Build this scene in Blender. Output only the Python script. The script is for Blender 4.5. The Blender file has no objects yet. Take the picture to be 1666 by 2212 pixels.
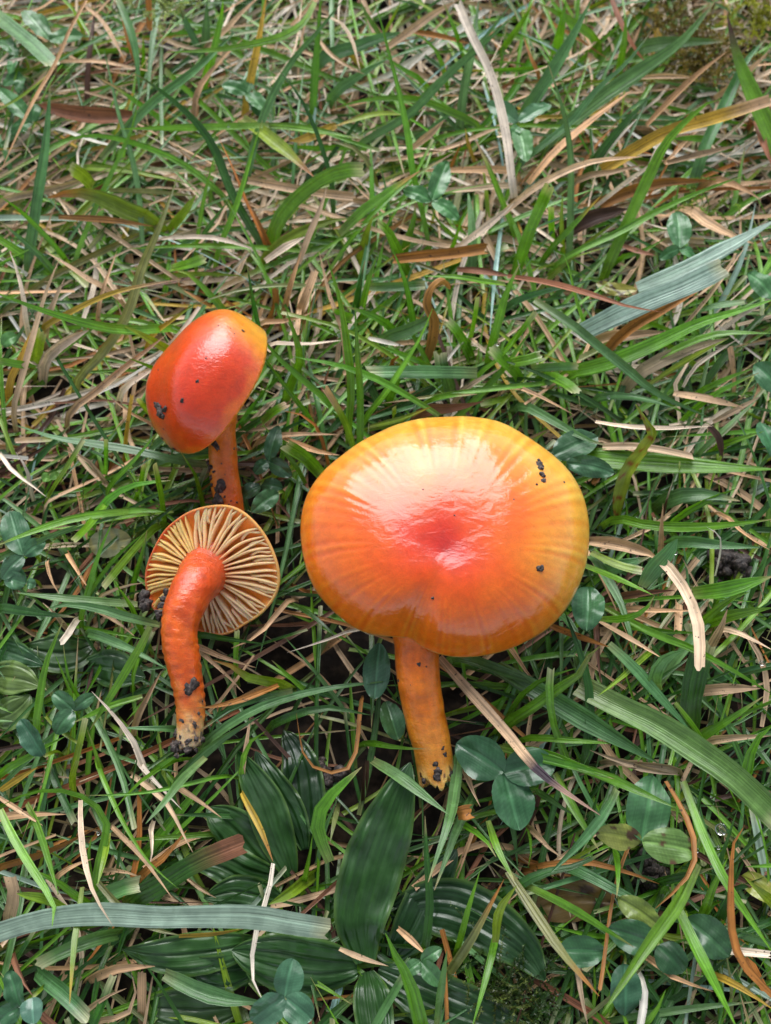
import bpy, math, random
import numpy as np

# ------------------------------------------------------------------ camera, sky, sun, exposure
# Lengths in this script are millimetres; S turns them into metres.
S = 0.001
random.seed(7); rng = np.random.default_rng(7)
scene = bpy.context.scene
col = scene.collection

PITCH = math.radians(67.0)            # camera looks down this far below the horizon
HFOV = math.radians(36.0)
DIST = 165.0
TARGET = np.array([0.0, 0.0, 6.0])
FWD = np.array([0.0, math.cos(PITCH), -math.sin(PITCH)])
UPV = np.array([0.0, math.sin(PITCH), math.cos(PITCH)])
RGT = np.array([1.0, 0.0, 0.0])
CAM = TARGET - FWD * DIST
FPX = 833.0 / math.tan(HFOV / 2)

cam_data = bpy.data.cameras.new('camera')
cam = bpy.data.objects.new('camera', cam_data); col.objects.link(cam)
cam.location = tuple(CAM * S)
cam.rotation_euler = (math.radians(90) - PITCH, 0, 0)
cam_data.sensor_fit = 'HORIZONTAL'
cam_data.sensor_width = 36.0
cam_data.lens = 18.0 / math.tan(HFOV / 2)
cam_data.clip_start = 0.005
cam_data.clip_end = 500.0
cam_data.dof.use_dof = True
cam_data.dof.focus_distance = 0.150
cam_data.dof.aperture_fstop = 45.0
scene.camera = cam

SUN_EL, SUN_AZ = math.radians(41.5), math.radians(-4)   # bright part of the overcast sky, beyond the mushrooms
world = bpy.data.worlds.new('World'); scene.world = world; world.use_nodes = True
nt = world.node_tree
bg = nt.nodes['Background']
sky = nt.nodes.new('ShaderNodeTexSky'); sky.sky_type = 'NISHITA'; sky.sun_disc = False
sky.sun_elevation = SUN_EL; sky.sun_rotation = SUN_AZ
sky.air_density = 1.0; sky.dust_density = 1.5; sky.ozone_density = 1.0
grey = nt.nodes.new('ShaderNodeHueSaturation'); grey.inputs['Saturation'].default_value = .42    # thin cloud over the whole sky
nt.links.new(sky.outputs[0], grey.inputs['Color']); nt.links.new(grey.outputs[0], bg.inputs[0]); bg.inputs[1].default_value = 0.08

sun_data = bpy.data.lights.new('sun', 'SUN'); sun_data.energy = 1.5; sun_data.angle = math.radians(52)
sun_data.color = (0.98, 0.985, 1.0)
sun = bpy.data.objects.new('sun', sun_data); col.objects.link(sun)
sun.rotation_euler = (-(math.radians(90) - SUN_EL), 0, -SUN_AZ)
sun.location = (0, 1.0, 1.5)

scene.view_settings.view_transform = 'Standard'
scene.view_settings.look = 'None'
scene.view_settings.exposure = 1.32
scene.view_settings.gamma = 1.0
scene.render.engine = 'CYCLES'
scene.cycles.max_bounces = 8
scene.cycles.diffuse_bounces = 3
scene.cycles.glossy_bounces = 3
scene.cycles.transmission_bounces = 6
scene.cycles.use_denoising = True

# ------------------------------------------------------------------ helpers
def ray(u, v):
    return FWD + RGT * ((u - 833.0) / FPX) + UPV * ((1106.0 - v) / FPX)

def at(u, v, h):
    """photo position (1666 x 2212 coordinates) at height h above the soil"""
    d = ray(u, v)
    return CAM + d * ((h - CAM[2]) / d[2])

def project(p):
    p = np.asarray(p, float); d = p - CAM
    z = d @ FWD
    return np.stack([833 + FPX * (d @ RGT) / z, 1106 - FPX * (d @ UPV) / z], -1), z

# close-ups the positions were read from: origin in photo pixels, scale to 1666-wide coordinates
CROPS = {k: (x * .5423, y * .5423, .3417) for k, (x, y) in dict(
    A=(0, 0), B=(1000, 0), C=(2022, 0), D=(0, 1000), E=(2022, 1000), F=(0, 2030), G=(2022, 2030),
    H=(0, 3030), I=(1000, 3030), J=(2022, 3030), K=(1000, 1000)).items()}
CROPS['L'] = (1450 * .5423, 2450 * .5423, .3254)
CROPS['M'] = (1150 * .5423, 1600 * .5423, .4232)
CROPS['N'] = (500 * .5423, 1950 * .5423, .2696)
CROPS['O'] = (500 * .5423, 1200 * .5423, .2279)
CROPS['V'] = (0, 0, 1.0)
def uv_of(crop, x, y):
    ox, oy, s = CROPS[crop]
    return ox + x * s, oy + y * s
def pt(crop, x, y, h):
    return at(*uv_of(crop, x, y), h)
PXMM = DIST / FPX                      # mm per display pixel near the middle

def norm(v):
    v = np.asarray(v, float)
    return v / np.maximum(np.linalg.norm(v, axis=-1, keepdims=True), 1e-9)

def spline(P, n):
    """Catmull-Rom through P, n samples"""
    P = np.asarray(P, float)
    if len(P) == 2:
        P = np.array([P[0], P[0] * .5 + P[1] * .5, P[1]])
    Q = np.vstack([2 * P[0] - P[1], P, 2 * P[-1] - P[-2]])
    seg = np.linalg.norm(np.diff(P, axis=0), axis=1) + 1e-6
    t = np.concatenate([[0], np.cumsum(seg)]); s = np.linspace(0, t[-1], n)
    k = np.clip(np.searchsorted(t, s, side='right') - 1, 0, len(P) - 2)
    x = ((s - t[k]) / seg[k])[:, None]
    a, b, c, d = Q[k], Q[k + 1], Q[k + 2], Q[k + 3]
    return .5 * (2 * b + (c - a) * x + (2 * a - 5 * b + 4 * c - d) * x ** 2 + (3 * b - a - 3 * c + d) * x ** 3)

class Waves:
    """smooth pseudo noise from random sinusoids"""
    def __init__(self, scale, n=14, dim=3, seed=0):
        r = np.random.default_rng(seed)
        self.k = r.normal(size=(n, dim)) / scale; self.p = r.uniform(0, 6.28, n); self.n = n
    def __call__(self, x):
        return np.sin(np.asarray(x) @ self.k.T * 2.2 + self.p).sum(-1) / math.sqrt(self.n / 2) * .7

def grid_faces(nu, nv, wrap=False, off=0):
    a = np.arange(nu - 1)[:, None]; m = nv if wrap else nv - 1
    b = np.arange(m)[None, :]; b2 = (b + 1) % nv
    f = np.stack([a * nv + b, a * nv + b2, (a + 1) * nv + b2, (a + 1) * nv + b], -1).reshape(-1, 4)
    return f + off

def make_mesh(name, V, F, UV=None, C=None, smooth=True):
    me = bpy.data.meshes.new(name)
    V = np.asarray(V, float) * S
    if isinstance(F, np.ndarray) and F.ndim == 2:
        k = F.shape[1]
        me.vertices.add(len(V)); me.vertices.foreach_set('co', V.astype(np.float32).ravel())
        me.loops.add(F.size); me.loops.foreach_set('vertex_index', F.astype(np.int32).ravel())
        me.polygons.add(len(F)); me.polygons.foreach_set('loop_start', np.arange(0, F.size, k, dtype=np.int32))
        me.update(calc_edges=True)
    else:
        me.from_pydata(V.tolist(), [], [list(map(int, f)) for f in F]); me.update()
    if smooth:
        me.polygons.foreach_set('use_smooth', np.ones(len(me.polygons), dtype=bool))
    if UV is not None:
        idx = np.empty(len(me.loops), dtype=np.int32); me.loops.foreach_get('vertex_index', idx)
        lay = me.uv_layers.new(name='UVMap')
        lay.data.foreach_set('uv', np.asarray(UV, np.float32)[idx].ravel())
    if C is not None:
        ca = me.color_attributes.new('col', 'FLOAT_COLOR', 'POINT')
        C4 = np.ones((len(V), 4), np.float32); C4[:, :3] = C
        ca.data.foreach_set('color', C4.ravel())
    return me

def link(name, me, mat=None, parent=None, loc=None):
    o = bpy.data.objects.new(name, me); col.objects.link(o)
    if mat is not None and me is not None and len(me.materials) == 0: me.materials.append(mat)
    if loc is not None: o.location = tuple(np.asarray(loc) * S)
    if parent is not None: o.parent = parent
    return o

def tag(o, label=None, cat=None, group=None, kind=None):
    if label: o['label'] = label
    if cat: o['category'] = cat
    if group: o['group'] = group
    if kind: o['kind'] = kind
    return o

# ------------------------------------------------------------------ materials
def new_mat(name):
    m = bpy.data.materials.new(name); m.use_nodes = True
    t = m.node_tree; t.nodes.clear()
    out = t.nodes.new('ShaderNodeOutputMaterial')
    return m, t, out
def node(t, kind, **kw):
    n = t.nodes.new(kind)
    for k, v in kw.items(): setattr(n, k, v)
    return n
def mixcol(t, blend, fac, a, b):
    n = t.nodes.new('ShaderNodeMix'); n.data_type = 'RGBA'; n.blend_type = blend
    if isinstance(fac, (int, float)): n.inputs[0].default_value = fac
    else: t.links.new(fac, n.inputs[0])
    for s_, x in ((6, a), (7, b)):
        if isinstance(x, tuple): n.inputs[s_].default_value = x
        else: t.links.new(x, n.inputs[s_])
    return n.outputs[2]
def ramp(t, x, stops):
    n = t.nodes.new('ShaderNodeValToRGB'); e = n.color_ramp.elements
    while len(e) < len(stops): e.new(.5)
    for i, (p, c) in enumerate(stops): e[i].position = p; e[i].color = (*c, 1) if len(c) == 3 else c
    t.links.new(x, n.inputs[0]); return n.outputs[0]

def blade_material(name, rough, transl, stripe, speck, bump, coat=0.0, spec=.5):
    m, t, out = new_mat(name); L = t.links
    at_ = node(t, 'ShaderNodeAttribute', attribute_name='col')
    uv = node(t, 'ShaderNodeUVMap', uv_map='UVMap')
    mp = node(t, 'ShaderNodeMapping'); mp.inputs['Scale'].default_value = (.06, 3.4, 1)
    L.new(uv.outputs[0], mp.inputs[0])
    nz = node(t, 'ShaderNodeTexNoise'); nz.inputs['Scale'].default_value = 1.0; nz.inputs['Detail'].default_value = 2.5
    L.new(mp.outputs[0], nz.inputs[0])
    st = ramp(t, nz.outputs[0], [(.30, (1 - stripe,) * 3), (.70, (1 + stripe,) * 3)])
    c = mixcol(t, 'MULTIPLY', 1.0, at_.outputs[0], st)
    # blotches and specks that belong to the leaf
    geo = node(t, 'ShaderNodeNewGeometry')
    n2 = node(t, 'ShaderNodeTexNoise'); n2.inputs['Scale'].default_value = 520; n2.inputs['Detail'].default_value = 2
    L.new(geo.outputs['Position'], n2.inputs[0])
    bl = ramp(t, n2.outputs[0], [(.3, (.80, .80, .78)), (.7, (1.18, 1.16, 1.12))])
    c = mixcol(t, 'MULTIPLY', 1.0, c, bl)
    if speck:
        n3 = node(t, 'ShaderNodeTexNoise'); n3.inputs['Scale'].default_value = 2300; n3.inputs['Detail'].default_value = 1
        L.new(geo.outputs['Position'], n3.inputs[0])
        sp = ramp(t, n3.outputs[0], [(.69, (0, 0, 0)), (.74, (1, 1, 1))])
        mul = node(t, 'ShaderNodeMath', operation='MULTIPLY'); L.new(sp, mul.inputs[0]); mul.inputs[1].default_value = speck
        c = mixcol(t, 'MIX', mul.outputs[0], c, (.06, .035, .02, 1))
    p = node(t, 'ShaderNodeBsdfPrincipled')
    L.new(c, p.inputs['Base Color'])
    rr = node(t, 'ShaderNodeMapRange'); L.new(n2.outputs[0], rr.inputs[0])
    rr.inputs[3].default_value = rough - .13; rr.inputs[4].default_value = rough + .13
    L.new(rr.outputs[0], p.inputs['Roughness'])
    p.inputs['Specular IOR Level'].default_value = spec
    p.inputs['Coat Weight'].default_value = coat; p.inputs['Coat Roughness'].default_value = .16
    if coat:                                              # uneven film of dew
        n5 = node(t, 'ShaderNodeTexNoise'); n5.inputs['Scale'].default_value = 260; n5.inputs['Detail'].default_value = 4; L.new(geo.outputs['Position'], n5.inputs[0])
        cw = node(t, 'ShaderNodeMapRange'); L.new(n5.outputs[0], cw.inputs[0]); cw.inputs[1].default_value = .42; cw.inputs[2].default_value = .62; cw.inputs[4].default_value = coat
        L.new(cw.outputs[0], p.inputs['Coat Weight'])
    b = node(t, 'ShaderNodeBump'); b.inputs['Strength'].default_value = bump; b.inputs['Distance'].default_value = .00030
    L.new(nz.outputs[0], b.inputs['Height']); L.new(b.outputs[0], p.inputs['Normal'])
    tr = node(t, 'ShaderNodeBsdfTranslucent')
    ct = mixcol(t, 'MULTIPLY', 1.0, c, (1.25, 1.3, .55, 1)); L.new(ct, tr.inputs[0])
    mx = node(t, 'ShaderNodeMixShader'); mx.inputs[0].default_value = transl
    L.new(p.outputs[0], mx.inputs[1]); L.new(tr.outputs[0], mx.inputs[2]); L.new(mx.outputs[0], out.inputs[0])
    return m

M = {}
M['grass'] = blade_material('grass_green', .26, .28, .38, 0.0, .6, spec=.55)
M['straw'] = blade_material('grass_dead', .48, .10, .42, .85, .7, spec=.32)
M['leaf'] = blade_material('leaf_waxy', .34, .15, .14, 0.0, .22, coat=.8, spec=.3)

def soil_material():
    m, t, out = new_mat('soil'); L = t.links
    geo = node(t, 'ShaderNodeNewGeometry')
    n1 = node(t, 'ShaderNodeTexNoise'); n1.inputs['Scale'].default_value = 420; n1.inputs['Detail'].default_value = 8
    L.new(geo.outputs[0], n1.inputs[0])
    c = ramp(t, n1.outputs[0], [(.32, (.005, .0035, .0025)), (.5, (.015, .010, .007)), (.68, (.05, .033, .021))])
    # farther out the turf closes over the soil
    n2 = node(t, 'ShaderNodeTexNoise'); n2.inputs['Scale'].default_value = 55; n2.inputs['Detail'].default_value = 10
    L.new(geo.outputs[0], n2.inputs[0])
    turf = ramp(t, n2.outputs[0], [(.3, (.03, .05, .012)), (.5, (.07, .11, .03)), (.68, (.22, .18, .09))])
    ln = node(t, 'ShaderNodeVectorMath', operation='LENGTH'); L.new(geo.outputs[0], ln.inputs[0])
    mr = node(t, 'ShaderNodeMapRange'); L.new(ln.outputs['Value'], mr.inputs[0])
    mr.inputs[1].default_value = .15; mr.inputs[2].default_value = .22
    c = mixcol(t, 'MIX', mr.outputs[0], c, turf)
    p = node(t, 'ShaderNodeBsdfPrincipled'); L.new(c, p.inputs['Base Color']); p.inputs['Roughness'].default_value = .75; p.inputs['Specular IOR Level'].default_value = .15
    b = node(t, 'ShaderNodeBump'); b.inputs['Strength'].default_value = .8; b.inputs['Distance'].default_value = .0006
    L.new(n1.outputs[0], b.inputs['Height']); L.new(b.outputs[0], p.inputs['Normal'])
    L.new(p.outputs[0], out.inputs[0]); return m
M['soil'] = soil_material()

def crumb_material():
    m, t, out = new_mat('soil_crumb'); L = t.links
    geo = node(t, 'ShaderNodeNewGeometry')
    n1 = node(t, 'ShaderNodeTexNoise'); n1.inputs['Scale'].default_value = 2600; n1.inputs['Detail'].default_value = 4
    L.new(geo.outputs[0], n1.inputs[0])
    c = ramp(t, n1.outputs[0], [(.35, (.016, .011, .009)), (.55, (.05, .036, .030)), (.7, (.15, .11, .09))])
    p = node(t, 'ShaderNodeBsdfPrincipled'); L.new(c, p.inputs['Base Color']); p.inputs['Roughness'].default_value = .6
    b = node(t, 'ShaderNodeBump'); b.inputs['Distance'].default_value = .0002; b.inputs['Strength'].default_value = .9
    L.new(n1.outputs[0], b.inputs['Height']); L.new(b.outputs[0], p.inputs['Normal'])
    L.new(p.outputs[0], out.inputs[0]); return m
M['crumb'] = crumb_material()

def waxcap_material(name, sss, rough, coat, scale, strength, mott=.12, fine=.25, croug=.035):
    m, t, out = new_mat(name); L = t.links
    a = node(t, 'ShaderNodeAttribute', attribute_name='col')
    geo = node(t, 'ShaderNodeNewGeometry')
    mp = node(t, 'ShaderNodeMapping'); mp.inputs['Scale'].default_value = (.75, 1.15, 1.15); L.new(geo.outputs[0], mp.inputs[0])
    n1 = node(t, 'ShaderNodeTexNoise'); n1.inputs['Scale'].default_value = scale; n1.inputs['Detail'].default_value = 6; n1.inputs['Roughness'].default_value = .58
    n1.inputs['Distortion'].default_value = .6
    L.new(mp.outputs[0], n1.inputs[0])
    n2 = node(t, 'ShaderNodeTexNoise'); n2.inputs['Scale'].default_value = 900; n2.inputs['Detail'].default_value = 3
    L.new(geo.outputs[0], n2.inputs[0])
    n4 = node(t, 'ShaderNodeTexNoise'); n4.inputs['Scale'].default_value = 5200; n4.inputs['Detail'].default_value = 2
    L.new(geo.outputs[0], n4.inputs[0])
    c = mixcol(t, 'MULTIPLY', 1.0, a.outputs[0], ramp(t, n2.outputs[0], [(.3, (1 - mott,) * 3), (.7, (1 + mott,) * 3)]))
    c = mixcol(t, 'MULTIPLY', 1.0, c, ramp(t, n4.outputs[0], [(.3, (.93,) * 3), (.7, (1.07,) * 3)]))
    p = node(t, 'ShaderNodeBsdfPrincipled'); L.new(c, p.inputs['Base Color'])
    p.inputs['Subsurface Weight'].default_value = sss
    p.inputs['Subsurface Radius'].default_value = (1.0, .38, .10)
    p.inputs['Subsurface Scale'].default_value = .0016
    p.inputs['Roughness'].default_value = rough; p.inputs['Specular IOR Level'].default_value = .10
    p.inputs['Coat Weight'].default_value = coat; p.inputs['Coat Roughness'].default_value = croug; p.inputs['Coat IOR'].default_value = 1.6
    b = node(t, 'ShaderNodeBump'); b.inputs['Strength'].default_value = strength; b.inputs['Distance'].default_value = .00020
    L.new(n1.outputs[0], b.inputs['Height'])
    b2 = node(t, 'ShaderNodeBump'); b2.inputs['Strength'].default_value = fine; b2.inputs['Distance'].default_value = .00003
    L.new(n4.outputs[0], b2.inputs['Height']); L.new(b.outputs[0], b2.inputs['Normal'])
    L.new(b2.outputs[0], p.inputs['Normal']); L.new(b2.outputs[0], p.inputs['Coat Normal'])
    L.new(p.outputs[0], out.inputs[0]); return m
M['cap_big'] = waxcap_material('waxcap_orange', .45, .45, 1.0, 560, .40, .10, .14, .03)
M['cap_red'] = waxcap_material('waxcap_red', .45, .42, 1.0, 1500, .38, .10, .22)
M['stem'] = waxcap_material('waxcap_stem', .5, .40, .7, 1300, .8, .16, .4, .08)
M['gill'] = waxcap_material('waxcap_gill', .55, .5, .10, 1600, .5, .08, .3, .15)

m, t, out = new_mat('clear_water')
p = node(t, 'ShaderNodeBsdfPrincipled'); p.inputs['Transmission Weight'].default_value = 1; p.inputs['Roughness'].default_value = .0
p.inputs['IOR'].default_value = 1.33; t.links.new(p.outputs[0], out.inputs[0]); M['water'] = m

# ------------------------------------------------------------------ ground
def ground():
    core = np.arange(-130, 200.1, 1.6)
    far = 205 * 1.35 ** np.arange(1, 28); far = far[far < 60000]
    ax = np.concatenate([-far[::-1] , core, far])
    X, Y = np.meshgrid(ax, ax, indexing='ij')
    w1, w2, w3 = Waves(30, seed=1, dim=2), Waves(7, seed=2, dim=2), Waves(2.4, seed=3, dim=2)
    P2 = np.stack([X, Y], -1)
    Z = -5.0 + 1.4 * w1(P2) + .8 * w2(P2) + .35 * w3(P2)
    r = np.hypot(X, Y); Z = np.where(r < 260, Z, -5.0)
    V = np.stack([X, Y, Z], -1).reshape(-1, 3)
    me = make_mesh('ground', V, grid_faces(len(ax), len(ax)))
    tag(link('ground', me, M['soil']), kind='structure')
ground()

# ------------------------------------------------------------------ grass blades
COL = dict(                                            # leaf colours (linear); B is lightened to paint in sky reflection
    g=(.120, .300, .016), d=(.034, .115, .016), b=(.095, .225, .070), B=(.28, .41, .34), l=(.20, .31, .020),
    s=(.52, .345, .205), w=(.72, .59, .46), o=(.36, .150, .035), y=(.48, .31, .040), r=(.25, .105, .055),
    n=(.075, .035, .022), q=(.20, .215, .070), p=(.030, .016, .026))
COLNAME = dict(g='bright green', d='dark green', b='bluish green', B='pale blue-green', l='yellow-green', s='straw-coloured', w='bleached',
               o='rusty orange', y='yellow', r='reddish brown', n='dark brown', q='olive', p='purple-black')
DEAD = set('swornyp')

def blade(P, width, ncol, tip='p', fold=.35, roll=0.0, n=None, across=5, seed=0, tipcol_start=.72, twist=0.0, wave=.0):
    """one leaf blade: V, F, UV, C.  width in mm, P control points base..tip"""
    r = np.random.default_rng(seed)
    P = np.asarray(P, float)
    length = np.linalg.norm(np.diff(P, axis=0), axis=1).sum()
    n = n or int(np.clip(length / 2.2, 7, 26))
    Q = spline(P, n)
    T = norm(np.gradient(Q, axis=0))
    ref = norm(np.array([.12, -.30, .95]))
    side = norm(np.cross(T, ref) + 1e-6)
    nor = norm(np.cross(side, T))
    t = np.linspace(0, 1, n)
    ang = roll + twist * t
    ca, sa = np.cos(ang)[:, None], np.sin(ang)[:, None]
    side, nor = side * ca + nor * sa, nor * ca - side * sa
    if tip == 'p':   w = np.minimum(1, (1 - t) / .45) ** .75 * (.72 + .28 * np.minimum(1, t / .3))
    elif tip == 'c': w = .88 + .12 * np.minimum(1, t / .4) - .06 * (t > .97)
    elif tip == 'l': w = np.clip(np.sin(np.pi * np.clip(.10 + .9 * t, 0, 1)), 0, 1) ** .55     # lens shaped leaf
    else:            w = np.minimum(1, np.sqrt(np.maximum(0, 1 - t) / .12)) * (.78 + .22 * np.minimum(1, t / .3))
    w = np.maximum(w, .05) * width / 2
    w = w * (1 + .05 * np.sin(t * r.uniform(6, 16) + r.uniform(0, 6)))
    s = np.linspace(-1, 1, across)
    dz = fold * (np.abs(s) ** 1.3 - .35)
    if across >= 5: dz = dz + .05 * np.cos(s * 3 * np.pi)
    V = Q[:, None, :] + side[:, None, :] * (s[None, :, None] * (w * math.sqrt(max(.2, 1 - .5 * fold * fold)))[:, None, None]) \
        + nor[:, None, :] * (dz[None, :, None] * w[:, None, None])
    if wave:
        V = V + nor[:, None, :] * (wave * width * np.sin(t * 19 + r.uniform(0, 6))[:, None, None] * (np.abs(s) ** 2)[None, :, None])
    if tip == 'c':                                       # ragged mown end
        V[-1] += T[-1] * (r.uniform(-.9, .5, across) * min(width, 1.6) * .35)[:, None]
    u = t * length + r.uniform(0, 500); vv = s * width / 2 + r.uniform(0, 90)
    UV = np.stack(np.meshgrid(u, vv, indexing='ij'), -1).reshape(-1, 2)
    j = 1 + r.normal(0, .10); hue = r.normal(0, .07)
    c0 = np.array(COL[ncol[0]]) * j * np.array([1 + hue, 1, 1 - hue])
    C = np.repeat(c0[None, :], n, 0)
    if ncol[0] in 'gdbl':
        basepale = np.exp(-t / .10)[:, None] * .55
        C = C * (1 - basepale) + np.array([.30, .30, .12]) * basepale
    if len(ncol) > 1:
        k = np.clip((t - tipcol_start) / .16, 0, 1)[:, None]
        C = C * (1 - k) + np.array(COL[ncol[1]]) * k
        if len(ncol) > 2:
            k = np.clip((t - .93) / .05, 0, 1)[:, None]; C = C * (1 - k) + np.array(COL[ncol[2]]) * k
    elif tip == 'p' and ncol[0] in 'gdb' and r.random() < .35:
        k = np.clip((t - .93) / .06, 0, 1)[:, None]; C = C * (1 - k) + np.array([.42, .33, .16]) * k
    elif tip == 'c' and ncol[0] not in DEAD:
        k = (t > .985)[:, None] * .8; C = C * (1 - k) + np.array([.50, .48, .28]) * k
    C = np.repeat(C[:, None, :], across, 1)
    mid = (np.abs(s) < .3)[None, :, None]
    C = np.where(mid & (ncol[0] not in DEAD), C * 1.12, C).reshape(-1, 3)
    return V.reshape(-1, 3), grid_faces(n, across), UV, np.clip(C, .003, .9)

LANDMARKS = [  # place, words
    ('V', 960, 1150, 20, 'the orange cap'), ('V', 450, 830, 16, 'the red cap'), ('V', 455, 1230, 12, 'the gilled mushroom'),
    ('V', 930, 1560, 8, 'the straight orange stem'), ('V', 400, 1480, 10, 'the red curved stem'), ('I', 760, 700, 5, 'the ribbed plantain leaf'),
    ('B', 1140, 1230, 8, 'the oval-leaved clover'), ('C', 1150, 300, 5, 'the brown feathery moss'), ('A', 165, 880, 4, 'the big water drop'),
    ('A', 230, 180, 6, 'the paired clover leaves'), ('A', 1050, 70, 8, 'the tufted spiky moss'), ('J', 890, 380, 6, 'the blotched clover'),
    ('E', 900, 300, 7, 'the broad blue-green blade'), ('L', 940, 1050, 6, 'the three-leaved clover'), ('F', 120, 250, 5, 'the bluish clover'),
    ('H', 900, 1000, 8, 'the rosette'), ('D', 300, 900, 3, 'the thatch pocket'), ('E', 830, 1300, 9, 'the spotted leaf'),
    ('F', 480, 920, 4, 'the crinkled leaves'), ('K', 1130, 400, 8, 'the curled brown leaf'), ('G', 1390, 340, 3, 'the dark soil clump'),
    ('J', 1270, 1150, 4, 'the dark clovers'), ('C', 620, 1350, 4, 'the dark dead leaf'), ('H', 150, 1500, 4, 'the dewy clover'),
    ('I', 230, 1500, 6, 'the glossy clover')]
LM = [(pt(c, x, y, h), w) for c, x, y, h, w in LANDMARKS]

def near_words(p):
    d = [np.linalg.norm(q[:2] - p[:2]) for q, _ in LM]
    i = int(np.argmin(d))
    return ('beside ' if d[i] < 16 else 'near ') + LM[i][1]

def describe(P, width, ncol, tip, prefix=''):
    P = np.asarray(P, float)
    L_ = np.linalg.norm(np.diff(P, axis=0), axis=1).sum(); chord = np.linalg.norm(P[-1] - P[0])
    size = 'long' if L_ > 34 else ('short' if L_ < 14 else '')
    wd = 'broad' if width > 1.9 else ('thin' if width < .75 else '')
    shape = 'arching' if chord < .93 * L_ else ''
    c = COLNAME[ncol[0]]
    tipw = ''
    if len(ncol) > 1: tipw = f'with {COLNAME[ncol[1]]} tip'
    elif tip == 'c': tipw = 'with cut end'
    noun = 'dead grass blade' if ncol[0] in DEAD else 'grass blade'
    s = ' '.join(x for x in (size, wd, shape, c, noun, tipw, near_words(P.mean(0))) if x)
    return s

def add_blade(P, width, ncol, tip, seed, label=None, group=None, **kw):
    dead = ncol[0] in DEAD
    V, F, UV, C = blade(P, width, ncol, tip, seed=seed, **kw)
    me = make_mesh('grass_blade', V - np.asarray(P[0]), F, UV, C)
    o = link('dead_grass_blade' if dead else 'grass_blade', me, M['straw' if dead else 'grass'], loc=P[0])
    tag(o, label or describe(P, width, ncol, tip), 'dead grass' if dead else 'grass blade',
        group or ('dead grass blades in the turf' if dead else 'green grass blades in the turf'))
    return o

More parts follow.
